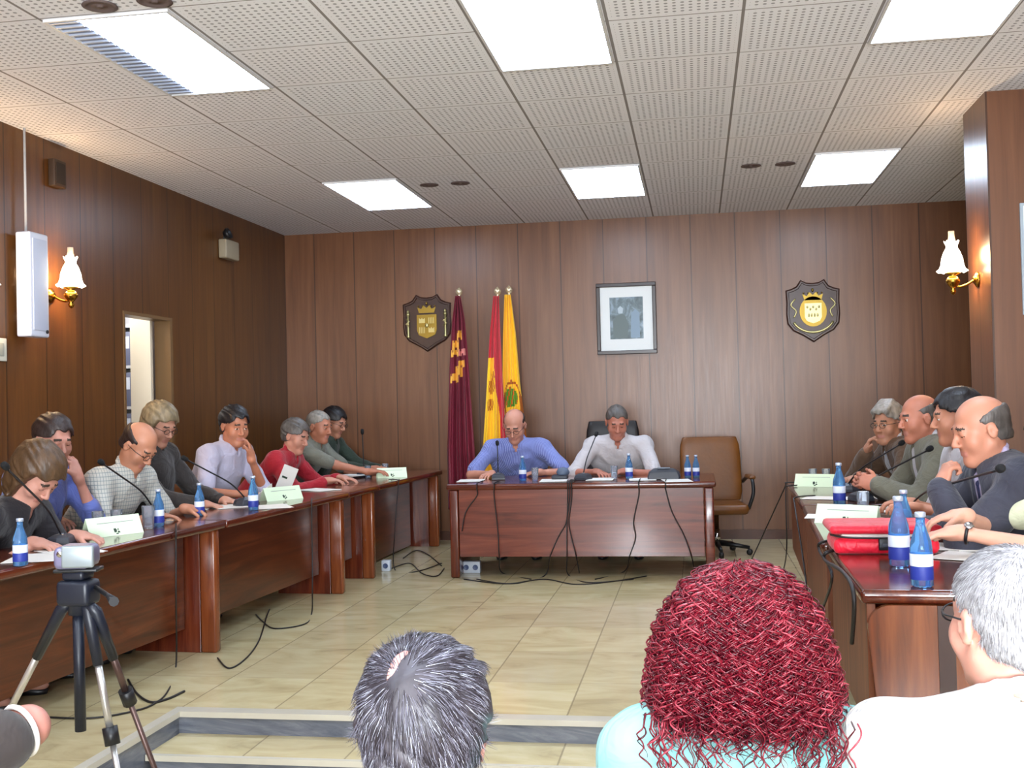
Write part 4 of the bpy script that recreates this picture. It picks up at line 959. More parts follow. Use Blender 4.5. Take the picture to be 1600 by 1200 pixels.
person('black-haired man in pale lilac shirt with chin on hand, in front of the doorway', h, -12, yaw=-26, pitch=14, s=1.14, hair='full', hairc=H_BLACK, shirt=S_LILAC, sleeve=1.0, skin=(196, 134, 104), lean=.16,
       hands=(dict(p=h+V(.12, .0, -.235), d=(-.15, .15, .95), n=(-.9, -.2, .2), curl=[.5, .9, 1.1, 1.1]), dict(p=V(-3.08, h[1]-.32, .765), d=(.5, .85, -.05), n=DN, curl=.3)), hints=(V(.35, .3, -1), V(-.2, -.8, -.8)))
h = onx(462, 682, -3.22)
person('short-haired woman in red jacket reading papers, behind the middle-left name plate', h, 0, yaw=-14, pitch=20, s=1.10, hair='full', hairc=H_GDK, shirt=S_RED, sleeve=1.85, skin=(204, 150, 130),
       hands=(dict(p=V(-2.92, h[1]+.22, .77), d=(.95, .1, -.1), n=DN, curl=.4), dict(p=V(-2.94, h[1]-.08, .77), d=(.95, .3, 0), n=DN, curl=.5)))
h = onx(499, 667, -3.28)
person('grey-haired man in grey polo reaching forearm along the desk, beyond the woman in red', h, -4, yaw=-14, pitch=12, s=1.14, hair='crop', hairc=H_GREY, shirt=S_POLO, sleeve=.75, skin=(190, 130, 104),
       hands=(dict(p=V(-2.86, h[1]+.18, .80), d=(.95, .1, .1), n=DN, curl=.35), dict(p=V(-2.80, h[1]+.0, .775), d=(.95, .05, .05), n=DN, curl=.35)))
h = onx(523, 660, -3.40)
person('dark-haired person in dark green top, farthest along the left desks near the wall', h, -5, yaw=-10, pitch=22, s=1.12, hair='full', hairc=H_BLACK, shirt=S_DGREEN, sleeve=1.9, skin=(200, 146, 120), glasses=True,
       hands=(dict(p=V(-3.0, h[1]+.15, .76), d=(.9, 0, -.1), n=DN), dict(p=V(-3.0, h[1]-.15, .76), d=(.9, .1, -.1), n=DN)))
# presiding desk, facing the camera (-y)
h = ony(804, 665, 9.42)
person('balding man in blue striped shirt reading at the left of the central desk', h, 270, yaw=-4, pitch=32, s=1.16, hair='ring', hairc=H_DARK, shirt=S_BLUE, sleeve=.85, skin=(206, 150, 130), glasses=True, chair='brown leather chair under the man in the blue striped shirt', lean=.16, bulk=1.08,
       hands=(dict(p=V(-1.33, 9.24, .765), d=(-.8, -.5, -.05), n=DN, curl=.3), dict(p=V(-1.72, 9.15, .765), d=(-.3, -.9, -.05), n=DN, curl=.4)), hints=(V(1, 0, -.6), V(-1, 0, -.6)))
h = ony(964, 660, 9.46)
person('grey-haired man in white shirt reading at the right of the central desk', h, 270, yaw=8, pitch=26, s=1.16, hair='crop', hairc=H_GDK, shirt=S_WHITE, sleeve=1.0, skin=(192, 128, 108), chair=False, lean=.16, bulk=1.08,
       hands=(dict(p=V(-.60, 9.22, .765), d=(-.7, -.6, -.05), n=DN, curl=.35), dict(p=V(-.84, 9.18, .765), d=(.5, -.8, -.05), n=DN, curl=.4)), hints=(V(1, .1, -.6), V(-1, .1, -.6)))
i_ = INFO['grey-haired man in white shirt reading at the right of the central desk']
oc2 = office_chair('tall black office chair behind the man in the white shirt', LBK, True, bw=.50); oc2.location = (i_['P'][0]-.10, i_['P'][1]+.02, 0); oc2.rotation_euler = (0, 0, PI)
# right side, facing the middle of the room (-x)
h = onx(1388, 662, 1.28)
person('grey-haired man with glasses and hand at chin, farthest on the right side', h, 186, yaw=38, pitch=8, roll=0, s=1.12, hair='swept', hairc=H_GREY, shirt=S_STRIPE, sleeve=1.2, jacket=S_BROWN, skin=(192, 140, 112), glasses=True,
       hands=(dict(p=V(1.02, h[1]-.28, .79), d=(-.7, -.6, .1), n=DN, curl=.6), dict(p=h+V(-.14, .05, -.20), d=(.2, -.2, .9), n=(.8, -.3, .2), curl=.9)), hints=(None, V(-.5, .6, -.8)))
h = onx(1436, 654, 1.24)
person('bald bearded man in olive-grey jacket with clasped hands, second farthest at right', h, 184, yaw=10, pitch=8, s=1.10, hair='ring', hairc=H_GDK, shirt=S_WHITE, sleeve=1.2, jacket=S_OLIVE, skin=(198, 132, 108),
       hands=(dict(p=V(.98, h[1]-.14, .84), d=(-.8, .35, .3), n=(.0, .9, -.3), curl=1.0), dict(p=V(.98, h[1]+.08, .84), d=(-.8, -.3, .3), n=(0, -.9, -.3), curl=.9)))
h = onx(1494, 652, 1.26)
person('dark-haired person mostly hidden behind the bald man in the suit', h, 184, yaw=-4, pitch=8, s=1.10, hair='full', hairc=H_BLACK, shirt=S_WHITE, sleeve=1.0, skin=(206, 146, 118),
       hands=(dict(p=V(1.02, h[1]-.30, .80), d=(-.9, -.2, .25), n=DN, curl=.5), dict(p=V(1.04, h[1]+.0, .80), d=(-.9, .1, .1), n=DN, curl=.5)))
h = onx(1532, 672, 1.14)
person('bald man in charcoal suit with hand at his mouth, nearest large figure at right', h, 186, yaw=4, pitch=16, s=1.13, hair='ring', hairc=H_GDK, shirt=S_PLIL, sleeve=1.97, jacket=S_SUIT, skin=(204, 146, 120), bulk=1.06, lean=.22,
       hands=(dict(p=h+V(-.165, .0, -.235), d=(.35, .05, .9), n=(.85, .2, .3), curl=[.9, 1.1, 1.2, 1.2]), dict(p=V(.84, h[1]+.10, .78), d=(-.8, -.1, .3), n=DN, curl=.5)), hints=(V(-.6, -.3, -1), None), tie=mat('navy_tie', (36, 36, 70), .6))
h = ony(1655, 690, 4.30)
person('black-haired woman with bare forearms and wristwatch, cut by the right picture edge', h, 184, yaw=0, pitch=12, s=1.08, hair='bob', hairc=H_BLACK, shirt=S_PALE, sleeve=.6, skin=(224, 174, 150), collar=False, bulk=.95,
       hands=(dict(p=ony(1502, 832, 4.12), d=(-1, .05, -.08), n=DN, curl=.35), dict(p=ony(1508, 806, 4.36), d=(-.95, .1, -.08), n=DN, curl=.45)), watch=0, hints=(V(.3, -.7, -.6), V(.3, .7, -.3)))

# ------------------------------------------------------------------ hair strands for the people seen from close behind
def strands(name, hair, mats, weights, n, length, rad, whorl, parent, seed, keep=None, lift=.0015, down=.4, step=5, curl=0.0):
    rs = np.random.RandomState(seed); me = hair.data; nv = len(me.vertices)
    co = np.zeros(nv*3, np.float32); me.vertices.foreach_get('co', co); co = co.reshape(-1, 3).astype(float)
    no = np.zeros(nv*3, np.float32); me.vertex_normals.foreach_get('vector', no); no = no.reshape(-1, 3).astype(float)
    pick = rs.randint(0, nv, n); b = MB(); Vs = []; Fs = []; Ms = []; whorl = np.array(whorl)
    for i in pick:
        p0 = co[i]; nn = no[i]
        if keep is not None and not keep(p0, rs): continue
        fl = nrm(p0-whorl)+np.array([0, 0, -down])+rs.randn(3)*.13; fl = fl-nn*np.dot(fl, nn); fl = nrm(fl); sd = np.cross(fl, nn)
        L = length*(.6+.7*rs.rand()); cv = curl*(rs.rand()-.5); k = len(Vs); ph = rs.rand()*6
        for j in range(step+1):
            t = j/step; p = p0+fl*L*t-nn*(L*t)**2*4.5+nn*(lift*(1+rs.rand()*.4)+.003*t)+sd*cv*L*t*t
            r = rad*(1-.75*t)
            for q in range(3):
                a = 2*PI*q/3; Vs.append(p+r*(math.cos(a)*sd+math.sin(a)*nn))
        mi = int(rs.choice(len(mats), p=weights))
        for j in range(step):
            for q in range(3):
                a = k+j*3+q; c_ = k+j*3+(q+1) % 3; Fs.append((a, c_, c_+3, a+3)); Ms.append(mi)
    b.v = [tuple(p) for p in Vs]; b.f = Fs; b.m = Ms; b.sm = [True]*len(Fs)
    return b.build(name, mats, parent)
def child(t, nm): return [c for c in t.children if c.name.split('.')[0] == nm][0]

# public, facing the platform (+y)
h = ony(664, 1150, 1.50)
person('man with thinning dark and grey hair seen from behind, bottom centre', h, 92, yaw=4, pitch=10, roll=2, s=1.0, floor=-.3, hair='full', hairc=mat('dark_salted_hair', (58, 54, 60), .42, noise=.4, nscale=30), shirt=cloth('dark_plum_shirt', (84, 44, 40)), sleeve=1.9, skin=(214, 164, 152), hv=.007, lean=.10, chair='chair under the man with thinning dark and grey hair, bottom centre')
I1 = INFO['man with thinning dark and grey hair seen from behind, bottom centre']
hb = child(I1['t'], 'hair'); wl = h+I1['R'] @ V(-.016, -.112, .082)-I1['base']
strands('hair_strands', hb, [mat('strand_dark', (50, 44, 50), .35), mat('strand_grey', (120, 118, 132), .35), mat('strand_light', (196, 200, 214), .3)], [.62, .31, .07], 15000, .024, .00042, wl, I1['t'], 3,
        keep=lambda p, rs: np.linalg.norm(p-wl) > .012+.026*rs.rand() and abs(((p+I1['base']-h) @ I1['R'])[0]) < .082, down=.25, lift=.0006)
q = MB(); Rb = I1['R']
q.ell(wl+Rb @ V(0, .012, -.004), (.027, .046, .0135), 0, 18, 10, R=Rb @ rotm('x', 1.1)); q.build('bare_scalp', [skin_mat((196, 140, 130))], I1['t'], label='small bald patch at the crown')

h = ony(1572, 972, 2.0)
person('grey-haired man in white shirt seen from behind, at the bottom right corner', h, 96, yaw=14, pitch=2, s=1.04, floor=-.3, hair='crop', hairc=mat('silver_hair', (158, 156, 158), .5, noise=.3, nscale=26), shirt=S_CREAM, sleeve=.95, skin=(224, 168, 150), hv=.007, lean=.10, bulk=1.18, wr=.006, glasses=True, chair='chair under the grey-haired man in white shirt, bottom right')
I3 = INFO['grey-haired man in white shirt seen from behind, at the bottom right corner']
strands('hair_strands', child(I3['t'], 'hair'), [mat('strand_silver', (140, 138, 142), .35), mat('strand_white', (190, 190, 194), .35), mat('strand_mid', (100, 96, 98), .4)], [.45, .3, .25], 9000, .012, .0005, h+I3['R'] @ V(0, -.05, .12)-I3['base'], I3['t'], 4, down=.5, lift=.0004)

# woman with long red curls
HR = mat('burgundy_hair', (70, 9, 20), .4, noise=.3, nscale=30)
h = ony(1156, 1000, 2.02)
person('woman with long curly burgundy hair in mint blouse, seen from behind', h, 91, yaw=0, pitch=2, s=1.0, floor=-.3, hair=None, hairc=HR, shirt=S_MINT, sleeve=1.0, skin=(226, 180, 160), hv=.007, lean=.08, collar=False, bulk=.98, wr=.006, chair='chair under the woman with long curly burgundy hair, bottom right of centre')
I2 = INFO['woman with long curly burgundy hair in mint blouse, seen from behind']
rs = np.random.RandomState(11); Vs, Fs, Ms = [], [], []
hc = h-I2['base']; Zt = hc[2]+.150
def bulkr(z):   # half width of the hair mass below the crown, z measured down from the top
    return np.interp(z, [0, .02, .05, .10, .16, .24, .30, .34, .40], [.022, .068, .100, .134, .152, .166, .168, .150, .12])
for i in range(3300):
    ang = rs.rand()*2*PI
    if .15*PI < ang < .85*PI and rs.rand() < .8: ang += PI
    z0 = (.04*rs.rand() if i % 6 == 0 else .205*rs.rand()**.8); layer = .84+.20*rs.rand()**1.4; L = .06+.06*rs.rand()+.02*(z0 < .05); hang = rs.rand() < .10 and z0 > .15
    if hang: L = .13+.10*rs.rand()
    big = rs.rand() < .45; hr = (.009+.006*rs.rand()) if big else (.004+.005*rs.rand()); turns = L/((.026 if big else .018)+.014*rs.rand()); n = int(max(10, turns*12)); sgn = rs.choice((-1, 1)); ph = rs.rand()*6; rad = .0009+.0009*rs.rand(); k = len(Vs); da = (rs.rand()-.5)*.5
    if hang: hr *= .8; turns *= .55
    P_ = []
    for j in range(n+1):
        t = j/n; zz = z0+L*t*(.55+.45*min(1, z0/.1+t)); a = ang+da*t; r = bulkr(zz)*layer*(1 if zz < .27 else 1-.6*(zz-.27)*(0 if hang else 1))
        ry = r*.86
        cen = np.array([hc[0]+r*math.cos(a), hc[1]-.035+ry*math.sin(a)*(1 if math.sin(a) < 0 else .75), Zt-zz])
        if hang and zz > .26: cen[1] = min(cen[1], hc[1]-.165)
        rad_d = np.array([math.cos(a), math.sin(a), .2]); tan_d = np.array([-math.sin(a), math.cos(a), 0]); th = sgn*2*PI*turns*t+ph; w_ = hr*min(1, .4+2*t)
        P_.append(cen+rad_d*math.cos(th)*w_+tan_d*math.sin(th)*w_)
    P_ = np.array(P_); T_ = np.gradient(P_, axis=0); T_ /= np.linalg.norm(T_, axis=1)[:, None]+1e-9
    A_ = np.cross(T_, [0.1, .3, 1.]); A_ /= np.linalg.norm(A_, axis=1)[:, None]+1e-9; B_ = np.cross(T_, A_)
    tp = rad*np.minimum(1, 3*(1-np.linspace(0, 1, n+1))+.25)
    for j in range(n+1):
        for q in range(4): Vs.append(P_[j]+tp[j]*(math.cos(q*PI/2)*A_[j]+math.sin(q*PI/2)*B_[j]))
    mi = int(rs.choice(3, p=[.55, .3, .15]))
    for j in range(n):
        for q in range(4):
            a = k+j*4+q; c_ = k+j*4+(q+1) % 4; Fs.append((a, c_, c_+4, a+4)); Ms.append(mi)
b = MB(); b.v = [tuple(map(float, p)) for p in Vs]; b.f = Fs; b.m = Ms; b.sm = [True]*len(Fs)
b.build('hair_curls', [mat('curl_burgundy', (104, 18, 32), .3), mat('curl_dark', (66, 8, 20), .32), mat('curl_rose', (150, 54, 66), .3)], I2['t'])
inner = SDF(h-np.array([.2, .2, .35]), h+np.array([.2, .2, .2]), .008)
for zz in np.linspace(.045, .27, 12): inner.ell(np.array([h[0], h[1]-.03, h[2]+.146-zz]), (max(.02, bulkr(zz)*.84), max(.02, bulkr(zz)*.72), .03), k=.03)
X, Y, Z = np.meshgrid(*[a.astype(np.float32) for a in inner.ax], indexing='ij', sparse=True)
inner.F = np.maximum(inner.F, (Y-(h[1]+.055)+0*X+0*Z)); inner.F += (.006*np.sin(90*X+6*np.sin(40*Z))*np.cos(80*Z+5*np.sin(50*X))).astype(np.float32)
sdf_obj(inner, 'hair_mass', HR, I2['t'], I2['base'])

# person at the lower left corner, only an arm in the picture
h = V(-1.49, 1.60, .91)
person('person in dark tee with white-edged sleeve, only a bare arm at lower left corner', h, 90, s=1.05, floor=-.3, hair='short', hairc=H_DARK, shirt=S_DKBR, sleeve=.80, skin=(196, 140, 128), hv=.008, collar=False, lean=.1,
       hands=(dict(p=V(-1.62, 1.82, .76), d=(.1, .1, 1), n=(0, -1, 0)), dict(p=V(-1.46, 1.86, .74), d=(-.3, 0, 1), n=(0, -1, 0), curl=.6)), hints=(None, V(1, -.1, .15)), chair='chair under the person whose bare arm shows at lower left')
i4 = INFO['person in dark tee with white-edged sleeve, only a bare arm at lower left corner']
E_, W_, _h, _s = i4['arms'][1]; shr = i4['T']+i4['rt']*.172*1.05-i4['u']*.045*1.05
cpos = shr+(E_-shr)*.80+nrm(E_-shr)*.046; ax = nrm(E_-shr); a_ = nrm(np.cross(ax, UP)); b = MB(); b.torus(cpos-i4['base'], .0455, .005, 0, 28, 8, R=np.stack([a_, np.cross(ax, a_), ax], 1)); b.build('sleeve_edge', [mat('white_edge', (220, 216, 210), .7)], i4['t'])

# ------------------------------------------------------------------ things on the desks
GLB = mat('blue_bottle_glass', (120, 180, 236), .05, trans=.8, ior=1.2); GLB2 = mat('deep_blue_glass', (22, 52, 150), .05, trans=.7, ior=1.4)
GLC = mat('clear_glass', (235, 242, 250), .04, trans=.9, ior=1.15); CAPW = mat('silver_cap', (190, 200, 220), .3, .5); LBL = mat('white_bottle_label', (214, 220, 234), .5); LBLB = mat('blue_bottle_label', (38, 52, 140), .5)
def bottle(h=.21, r=.031):
    t = thing('water_bottle', 'small blue glass water bottle', 'bottle', (0, 0, 0), 0, 'blue water bottles on the desks')
    b = MB(); b.lathe([(r*.8, .0), (r, .004), (r, h*.50), (r*.92, h*.60), (r*.55, h*.76), (r*.40, h*.84), (r*.40, h*.93)], n=24); b.build('body', [GLB], t)
    b = MB(); b.lathe([(r*.46, h*.93), (r*.50, h*.935), (r*.50, h*.99), (r*.42, h)], n=18); b.build('cap', [CAPW], t)
    b = MB(); b.lathe([(r+.0006, h*.10), (r+.0008, h*.105), (r+.0008, h*.27), (r+.0006, h*.275)], n=24, cap=False); b.build('label', [LBLB], t, label='deep blue lower label')
    b = MB(); b.lathe([(r+.0007, h*.28), (r+.0009, h*.285), (r+.0009, h*.44), (r+.0007, h*.445)], n=24, cap=False); b.build('label', [LBL], t, label='white paper label')
    return t
def tumbler(h=.11, r=.031):
    t = thing('drinking_glass', 'clear drinking glass', 'glass', (0, 0, 0), 0, 'drinking glasses on the desks')
    b = MB(); b.lathe([(.001, .0), (r*.8, .0), (r, h), (r-.002, h), (r*.8-.003, .008), (.001, .008)], n=24, cap=False); b.build('bowl', [GLC], t)
    q = MB(); q.lathe([(.001, .0086), (r*.8-.004, .0086), (r*.88-.003, h*.45), (.001, h*.45)], n=20, cap=False); q.build('water', [mat('water', (225, 236, 246), .02, trans=.95, ior=1.15)], t)
    return t
def at(px, py, z=.7305, dx=0, dy=0): p = onz(px, py, z); return (p[0]+dx, p[1]+dy, z)
BP = bottle(); GP = tumbler(); used = {'b': False, 'g': False}
def put_bottle(px, py, label, k=1.0, dx=0, dy=0):
    o = BP if not used['b'] else dup(BP, (0, 0, 0)); used['b'] = True; o.location = at(px, py, dx=dx, dy=dy); o['label'] = label; o.scale = (k, k, k); return o
def put_glass(px, py, label, k=1.0, dx=0, dy=0):
    o = GP if not used['g'] else dup(GP, (0, 0, 0)); used['g'] = True; o.location = at(px, py, dx=dx, dy=dy); o['label'] = label; o.scale = (k, k, k); return o
put_bottle(32, 884, 'blue water bottle at the near left edge, left of the camcorder', .92)
put_bottle(248, 822, 'blue water bottle just right of the nearest left name plate', .95)
put_bottle(312, 806, 'blue water bottle in front of the elbow of the man in lilac-white shirt', .92)
put_bottle(396, 797, 'blue water bottle just left of the middle-left name plate', 1.0)
put_bottle(820, 750, 'blue water bottle in front of the man in the blue striped shirt', .95, dy=-.1)
put_bottle(985, 746, 'blue water bottle in front of the man in the white shirt', .95, dy=-.15)
put_bottle(1075, 745, 'left one of the two bottles at the empty place on the central desk', .85, dy=-.1)
put_bottle(1088, 745, 'right one of the two bottles at the empty place on the central desk', .85, dy=-.1)
put_bottle(1312, 788, 'tall blue water bottle beyond the red bag on the right desks', 1.12)
put_bottle(1406, 884, 'blue water bottle standing right against the red bag, left of a nearer one', 1.18)
put_bottle(1441, 916, 'nearest blue water bottle with white and blue label, at the desk end', 1.12)
put_bottle(1414, 850, 'blue water bottle half hidden behind the two beside the red bag', 1.05)
put_glass(140, 835, 'glass standing behind the left half of the nearest left name plate', 1.0, dy=.08)
put_glass(170, 832, 'glass standing behind the right half of the nearest left name plate', 1.0, dy=.08)
put_glass(232, 826, 'glass beside the bottle right of the nearest left name plate', 1.1)
put_glass(839, 750, 'glass right of the bottle of the man in the blue striped shirt', .95, dy=-.1)
put_glass(962, 746, 'glass left of the bottle of the man in the white shirt', .95, dy=-.15)
put_glass(592, 746, 'left one of two glasses behind the farthest left name plate', .95, dx=-.1)
put_glass(622, 742, 'right one of two glasses behind the farthest left name plate', .95, dx=-.12)
put_glass(1262, 745, 'left one of two glasses behind the farthest right name plate', .95, dx=-.03, dy=-.70)
put_glass(1281, 745, 'right one of two glasses behind the farthest right name plate', .95, dx=-.03, dy=-.70)
put_glass(1349, 803, 'glass between the tall bottle and the red bag on the right desks', 1.05)

# name plates: folded card tents with a small emblem
CARD = mat('pale_green_card', (214, 232, 200), .7); INK = mat('dark_green_ink', (40, 58, 44), .6); INKL = mat('grey_ink', (140, 152, 140), .7)
def plate(label, loc, rotz, L=.26, h=.085):
    t = thing('name_plate', label, 'name plate', loc, rotz, 'pale card name plates on the desks')
    b = MB(); b.loft([[(x, -.045, 0), (x, -.0435, 0), (x, .0, h-.0015), (x, .0435, 0), (x, .045, 0), (x, .0, h)] for x in (-L/2, L/2)], smooth=False); b.build('card', [CARD], t)
    R = rotm('x', math.atan2(h, .045)); q = MB(); o = (0, -.045, 0)
    def pl(poly, dz=.0006): q.prism(poly, .0002, dz, 0, R=R, o=o)
    pl([(-.012, .018), (.0, .018), (.004, .030), (-.002, .040), (-.014, .038)]); pl([(.004, .016), (.020, .014), (.018, .022), (.010, .026)]); pl([(-.004, .008), (.008, .008), (.010, .014), (-.004, .014)]); pl([(.006, .030), (.016, .030), (.012, .040)])
    q.build('emblem', [INK], t, label='small dark emblem')
    q = MB()
    q.prism([(-L*.32, .070), (L*.36, .070), (L*.36, .0735), (-L*.32, .0735)], .0002, .0005, 0, R=R, o=o); q.build('printed_line', [INKL], t, label='thin grey printed line')
    return t
def side_rot(px1, py1, px2, py2): a, b_ = onz(px1, py1), onz(px2, py2); return math.atan2(b_[1]-a[1], b_[0]-a[0])
plate('nearest name plate on the left desks, behind the camcorder', at(176, 836), math.radians(62), .30, .095)
plate('middle name plate on the left desks, in front of the woman in red', at(440, 781), math.radians(58), .30, .09)
plate('farthest name plate on the left desks, beside two glasses', at(612, 746), math.radians(25), .26, .085)
plate('farthest name plate on the right desks, at the desk corner', at(1264, 757, dx=.03, dy=-.18), math.radians(-22), .28, .085)
plate('name plate half hidden behind the red bag', at(1308, 818, dx=.05), math.radians(-28), .30, .09)

# microphones
MG = mat('dark_grey_plastic', (50, 52, 60), .45); MHD = mat('black_foam', (14, 14, 16), .9)
def microphone(label, base, head, big=False):
    t = thing('desk_microphone', label, 'microphone', base, 0, 'gooseneck microphones on the desks'); hb = np.array(head)-np.array(base)
    ang = math.atan2(hb[1], hb[0]); c_, s_ = math.cos(ang), math.sin(ang); Rz = rotm('z', ang)
    b = MB(); b.loft([[(-.07*k, -.055*k, z), (.06*k, -.055*k, z), (.075*k, 0, z), (.06*k, .055*k, z), (-.07*k, .055*k, z)] for k, z in ((1, 0), (1, .018), (.86, .04), (.5, .052))], smooth=False, R=Rz); bb = b.build('base', [MG], t, bevel=.004)
    q = MB(); q.lathe([(.001, 0), (.012, 0), (.012, .006), (.001, .006)], (0, 0, .05), 12); q.build('button', [mat('button_grey', (130, 134, 140), .4)], bb)
    e = np.array([0, 0, .045]); m1 = e+(hb-e)*.25+np.array([0, 0, .10*hb[2]]); m2 = e+(hb-e)*.65+np.array([0, 0, .05*hb[2]])
    b = MB(); pts = smooth_path([e, m1, m2, hb*.97], 6); b.tube(pts, .005, 6); b.build('gooseneck', [BLK], t)
    d = nrm(hb-m2); b = MB(); a = nrm(np.cross(d, [0, 0, 1])); R = np.stack([a, np.cross(d, a), d], 1); b.lathe([(.006, -.03), (.013, -.022), (.016, -.005), (.015, .014), (.008, .022)], tuple(hb), 12, R=R); b.build('head', [MHD], t)
    return t
def micp(label, bpx, hpx, hx=None, hy=None, dx=0, dy=0):
    b_ = at(*bpx, dx=dx, dy=dy); hd = onx(*hpx, hx) if hx is not None else ony(*hpx, hy); microphone(label, b_, tuple(hd))
micp('microphone on the nearest left desk, stem leaning toward the bent woman', (84, 852), (8, 728), hx=-2.80, dx=.04)
micp('microphone pointing at the man in the checked shirt', (240, 806), (158, 722), hx=-3.12)
micp('microphone pointing at the man in the lilac-white shirt', (384, 790), (288, 716), hx=-3.12)
micp('microphone on the farthest left desk, left of the farthest name plate', (572, 745), (566, 674), hx=-2.95, dx=-.02)
micp('microphone in front of the man in the blue striped shirt', (782, 748), (777, 692), hy=9.1, dy=-.1)
micp('microphone in front of the man in the white shirt', (914, 748), (932, 678), hy=9.1, dy=-.12)
micp('microphone at the far end of the right desks, thin stem pointing up left', (1325, 768), (1409, 692), hx=1.15)
micp('microphone before the man in the olive-grey jacket, stem rising to the right', (1346, 783), (1453, 701), hx=1.16)
micp('long grey microphone stem in front of the man in the suit', (1440, 806), (1563, 732), hx=1.0, dx=-.06)
t = thing('conference_unit', 'dark conference unit at the empty place on the central desk', 'conference unit', at(1038, 747, dy=-.12))
b = MB(); b.loft([[(-.12*k, -.07*k, z), (.12*k, -.07*k, z), (.13*k, .05*k, z), (.06*k, .09*k, z), (-.06*k, .09*k, z), (-.13*k, .05*k, z)] for k, z in ((1, 0), (1, .02), (.9, .06), (.6, .085))], smooth=False); b.build('casing', [MG], t, bevel=.006)
b = MB(); b.rbox(-.05, .05, -.05, .02, .084, .092, .003); b.build('keypad', [mat('keypad_grey', (110, 118, 128), .5)], t)
t = thing('telephone_handset', 'dark rounded handset unit left of the white-shirted man on the central desk', 'conference unit', at(886, 748, dy=-.1))
b = MB(); b.rbox(-.11, .02, -.05, .05, 0, .04, .015); b.build('casing', [MG], t); b = MB(); b.lathe([(.001, .038), (.045, .038), (.055, .06), (.04, .09), (.001, .1)], (-.02, 0, 0), 18); b.build('speaker_dome', [mat('blue_grey_plastic', (84, 96, 116), .45)], t)
t = thing('binder', 'dark ring binder lying open before the man in grey polo', 'binder', at(545, 747), math.radians(70))
b = MB(); b.rbox(-.16, .16, -.12, .12, 0, .018, .006); b.build('cover', [BLK], t); b = MB(); b.box(-.15, .15, -.11, .11, .0185, .026); b.build('pages', [mat('paper', (226, 222, 214), .7)], t)

# papers
PAPER = mat('paper', (226, 222, 214), .7)
def sheet(label, loc, rotz, w=.21, l=.297, n=1, name='paper_sheet'):
    b = MB(); r2 = random.Random(int(loc[0]*1000+loc[1]*100)); g_ = 6
    for k in range(n):
        a = r2.uniform(-.08, .08) if n > 1 else 0; z0 = .001+.0012*k; vs = []
        for dz in (0, .0008):
            for j in range(g_+1):
                for i in range(g_+1):
                    x, y = (i/g_-.5)*w, (j/g_-.5)*l; vs.append((x*math.cos(a)-y*math.sin(a), x*math.sin(a)+y*math.cos(a), z0+dz+.004*max(0, (i/g_-.7))*(j/g_)))
        N = (g_+1)**2; fs = []
        for j in range(g_):
            for i in range(g_):
                q = j*(g_+1)+i; fs.append((q+N, q+1+N, q+g_+2+N, q+g_+1+N)); fs.append((q, q+g_+1, q+g_+2, q+1))
        for i in range(g_):
            for a_, b_ in ((i, i+1), (N-1-i, N-2-i), ((i+1)*(g_+1), i*(g_+1)), (i*(g_+1)+g_, (i+1)*(g_+1)+g_)): fs.append((a_, b_, b_+N, a_+N))
        b.add(vs, fs)
    o = b.build(name, [PAPER], None, loc=tuple(map(float, loc)), rotz=rotz); return tag(o, label, 'paper', 'papers on the desks')
for i, (px, py, rz, n, lb) in enumerate([
    (282, 797, 60, 3, 'papers under the hand of the man in the checked shirt'),
    (352, 792, 50, 2, 'papers in front of the man in the lilac-white shirt'),
    (425, 792, 30, 2, 'papers lying under the middle-left name plate'),
    (497, 766, 60, 3, 'papers on the desk below the hands of the woman in red'),
    (555, 738, 40, 1, 'sheet under the forearm of the man in the grey polo'),
    (110, 862, 50, 2, 'papers beside the nearest left microphone base'),
    (55, 872, 20, 1, 'sheet beside the bottle at the left picture edge'),
    (1258, 779, 70, 1, 'loose sheet at the desk edge below the farthest right name plate'),
    (1262, 808, 80, 1, 'loose sheet at the desk edge left of the half hidden name plate'),
    (1345, 757, 10, 3, 'stack of papers before the far men on the right side'),
    (1383, 776, 15, 4, 'stack of papers left of the hands of the person behind the suit'),
    (1375, 797, 5, 3, 'papers just beyond the red bag'),
    (1500, 856, 75, 3, 'papers under the wrist with the watch'),
    (1530, 872, 60, 2, 'papers partly behind the grey-haired head at lower right'),
    (1560, 858, 85, 2, 'papers at the right picture edge below the forearms'),
    (740, 750, 5, 1, 'sheet at the left end of the central desk'),
    (868, 750, 3, 3, 'papers between the two men at the central desk'),
    (940, 748, -3, 2, 'papers under the hands of the man in the white shirt'),
    (1005, 748, 4, 1, 'sheet right of the man in the white shirt'),
    (1058, 750, 8, 1, 'sheet beside the dark conference unit')]):
    p = at(px, py); dy = -.10 if 700 < px < 1100 else 0
    sheet(lb, (p[0]+(.14 if 1250 < px < 1270 else 0), p[1]+dy, .7305+.0001*i), math.radians(rz), n=n)
t = thing('held_document', 'white document held upright in front of the woman in red', 'document', at(452, 768, dx=-.06), math.radians(60))
b = MB(); b.box(-.07, .07, -.001, .001, .0, .20, R=rotm('y', .35) @ rotm('x', .2)); b.build('sheet', [PAPER], t); b = MB(); b.box(-.05, .00, -.0025, -.0012, .10, .115, R=rotm('y', .35) @ rotm('x', .2)); b.build('printed_mark', [INK], t)
o = MB().box(-.08, .08, -.001, .001, 0, .10, R=rotm('y', -.5) @ rotm('x', .5)).build('folded_paper', [PAPER], None, loc=tuple(map(float, at(424, 782, dx=-.05))), rotz=math.radians(60)); tag(o, 'folded white paper standing behind the middle-left name plate', 'paper')
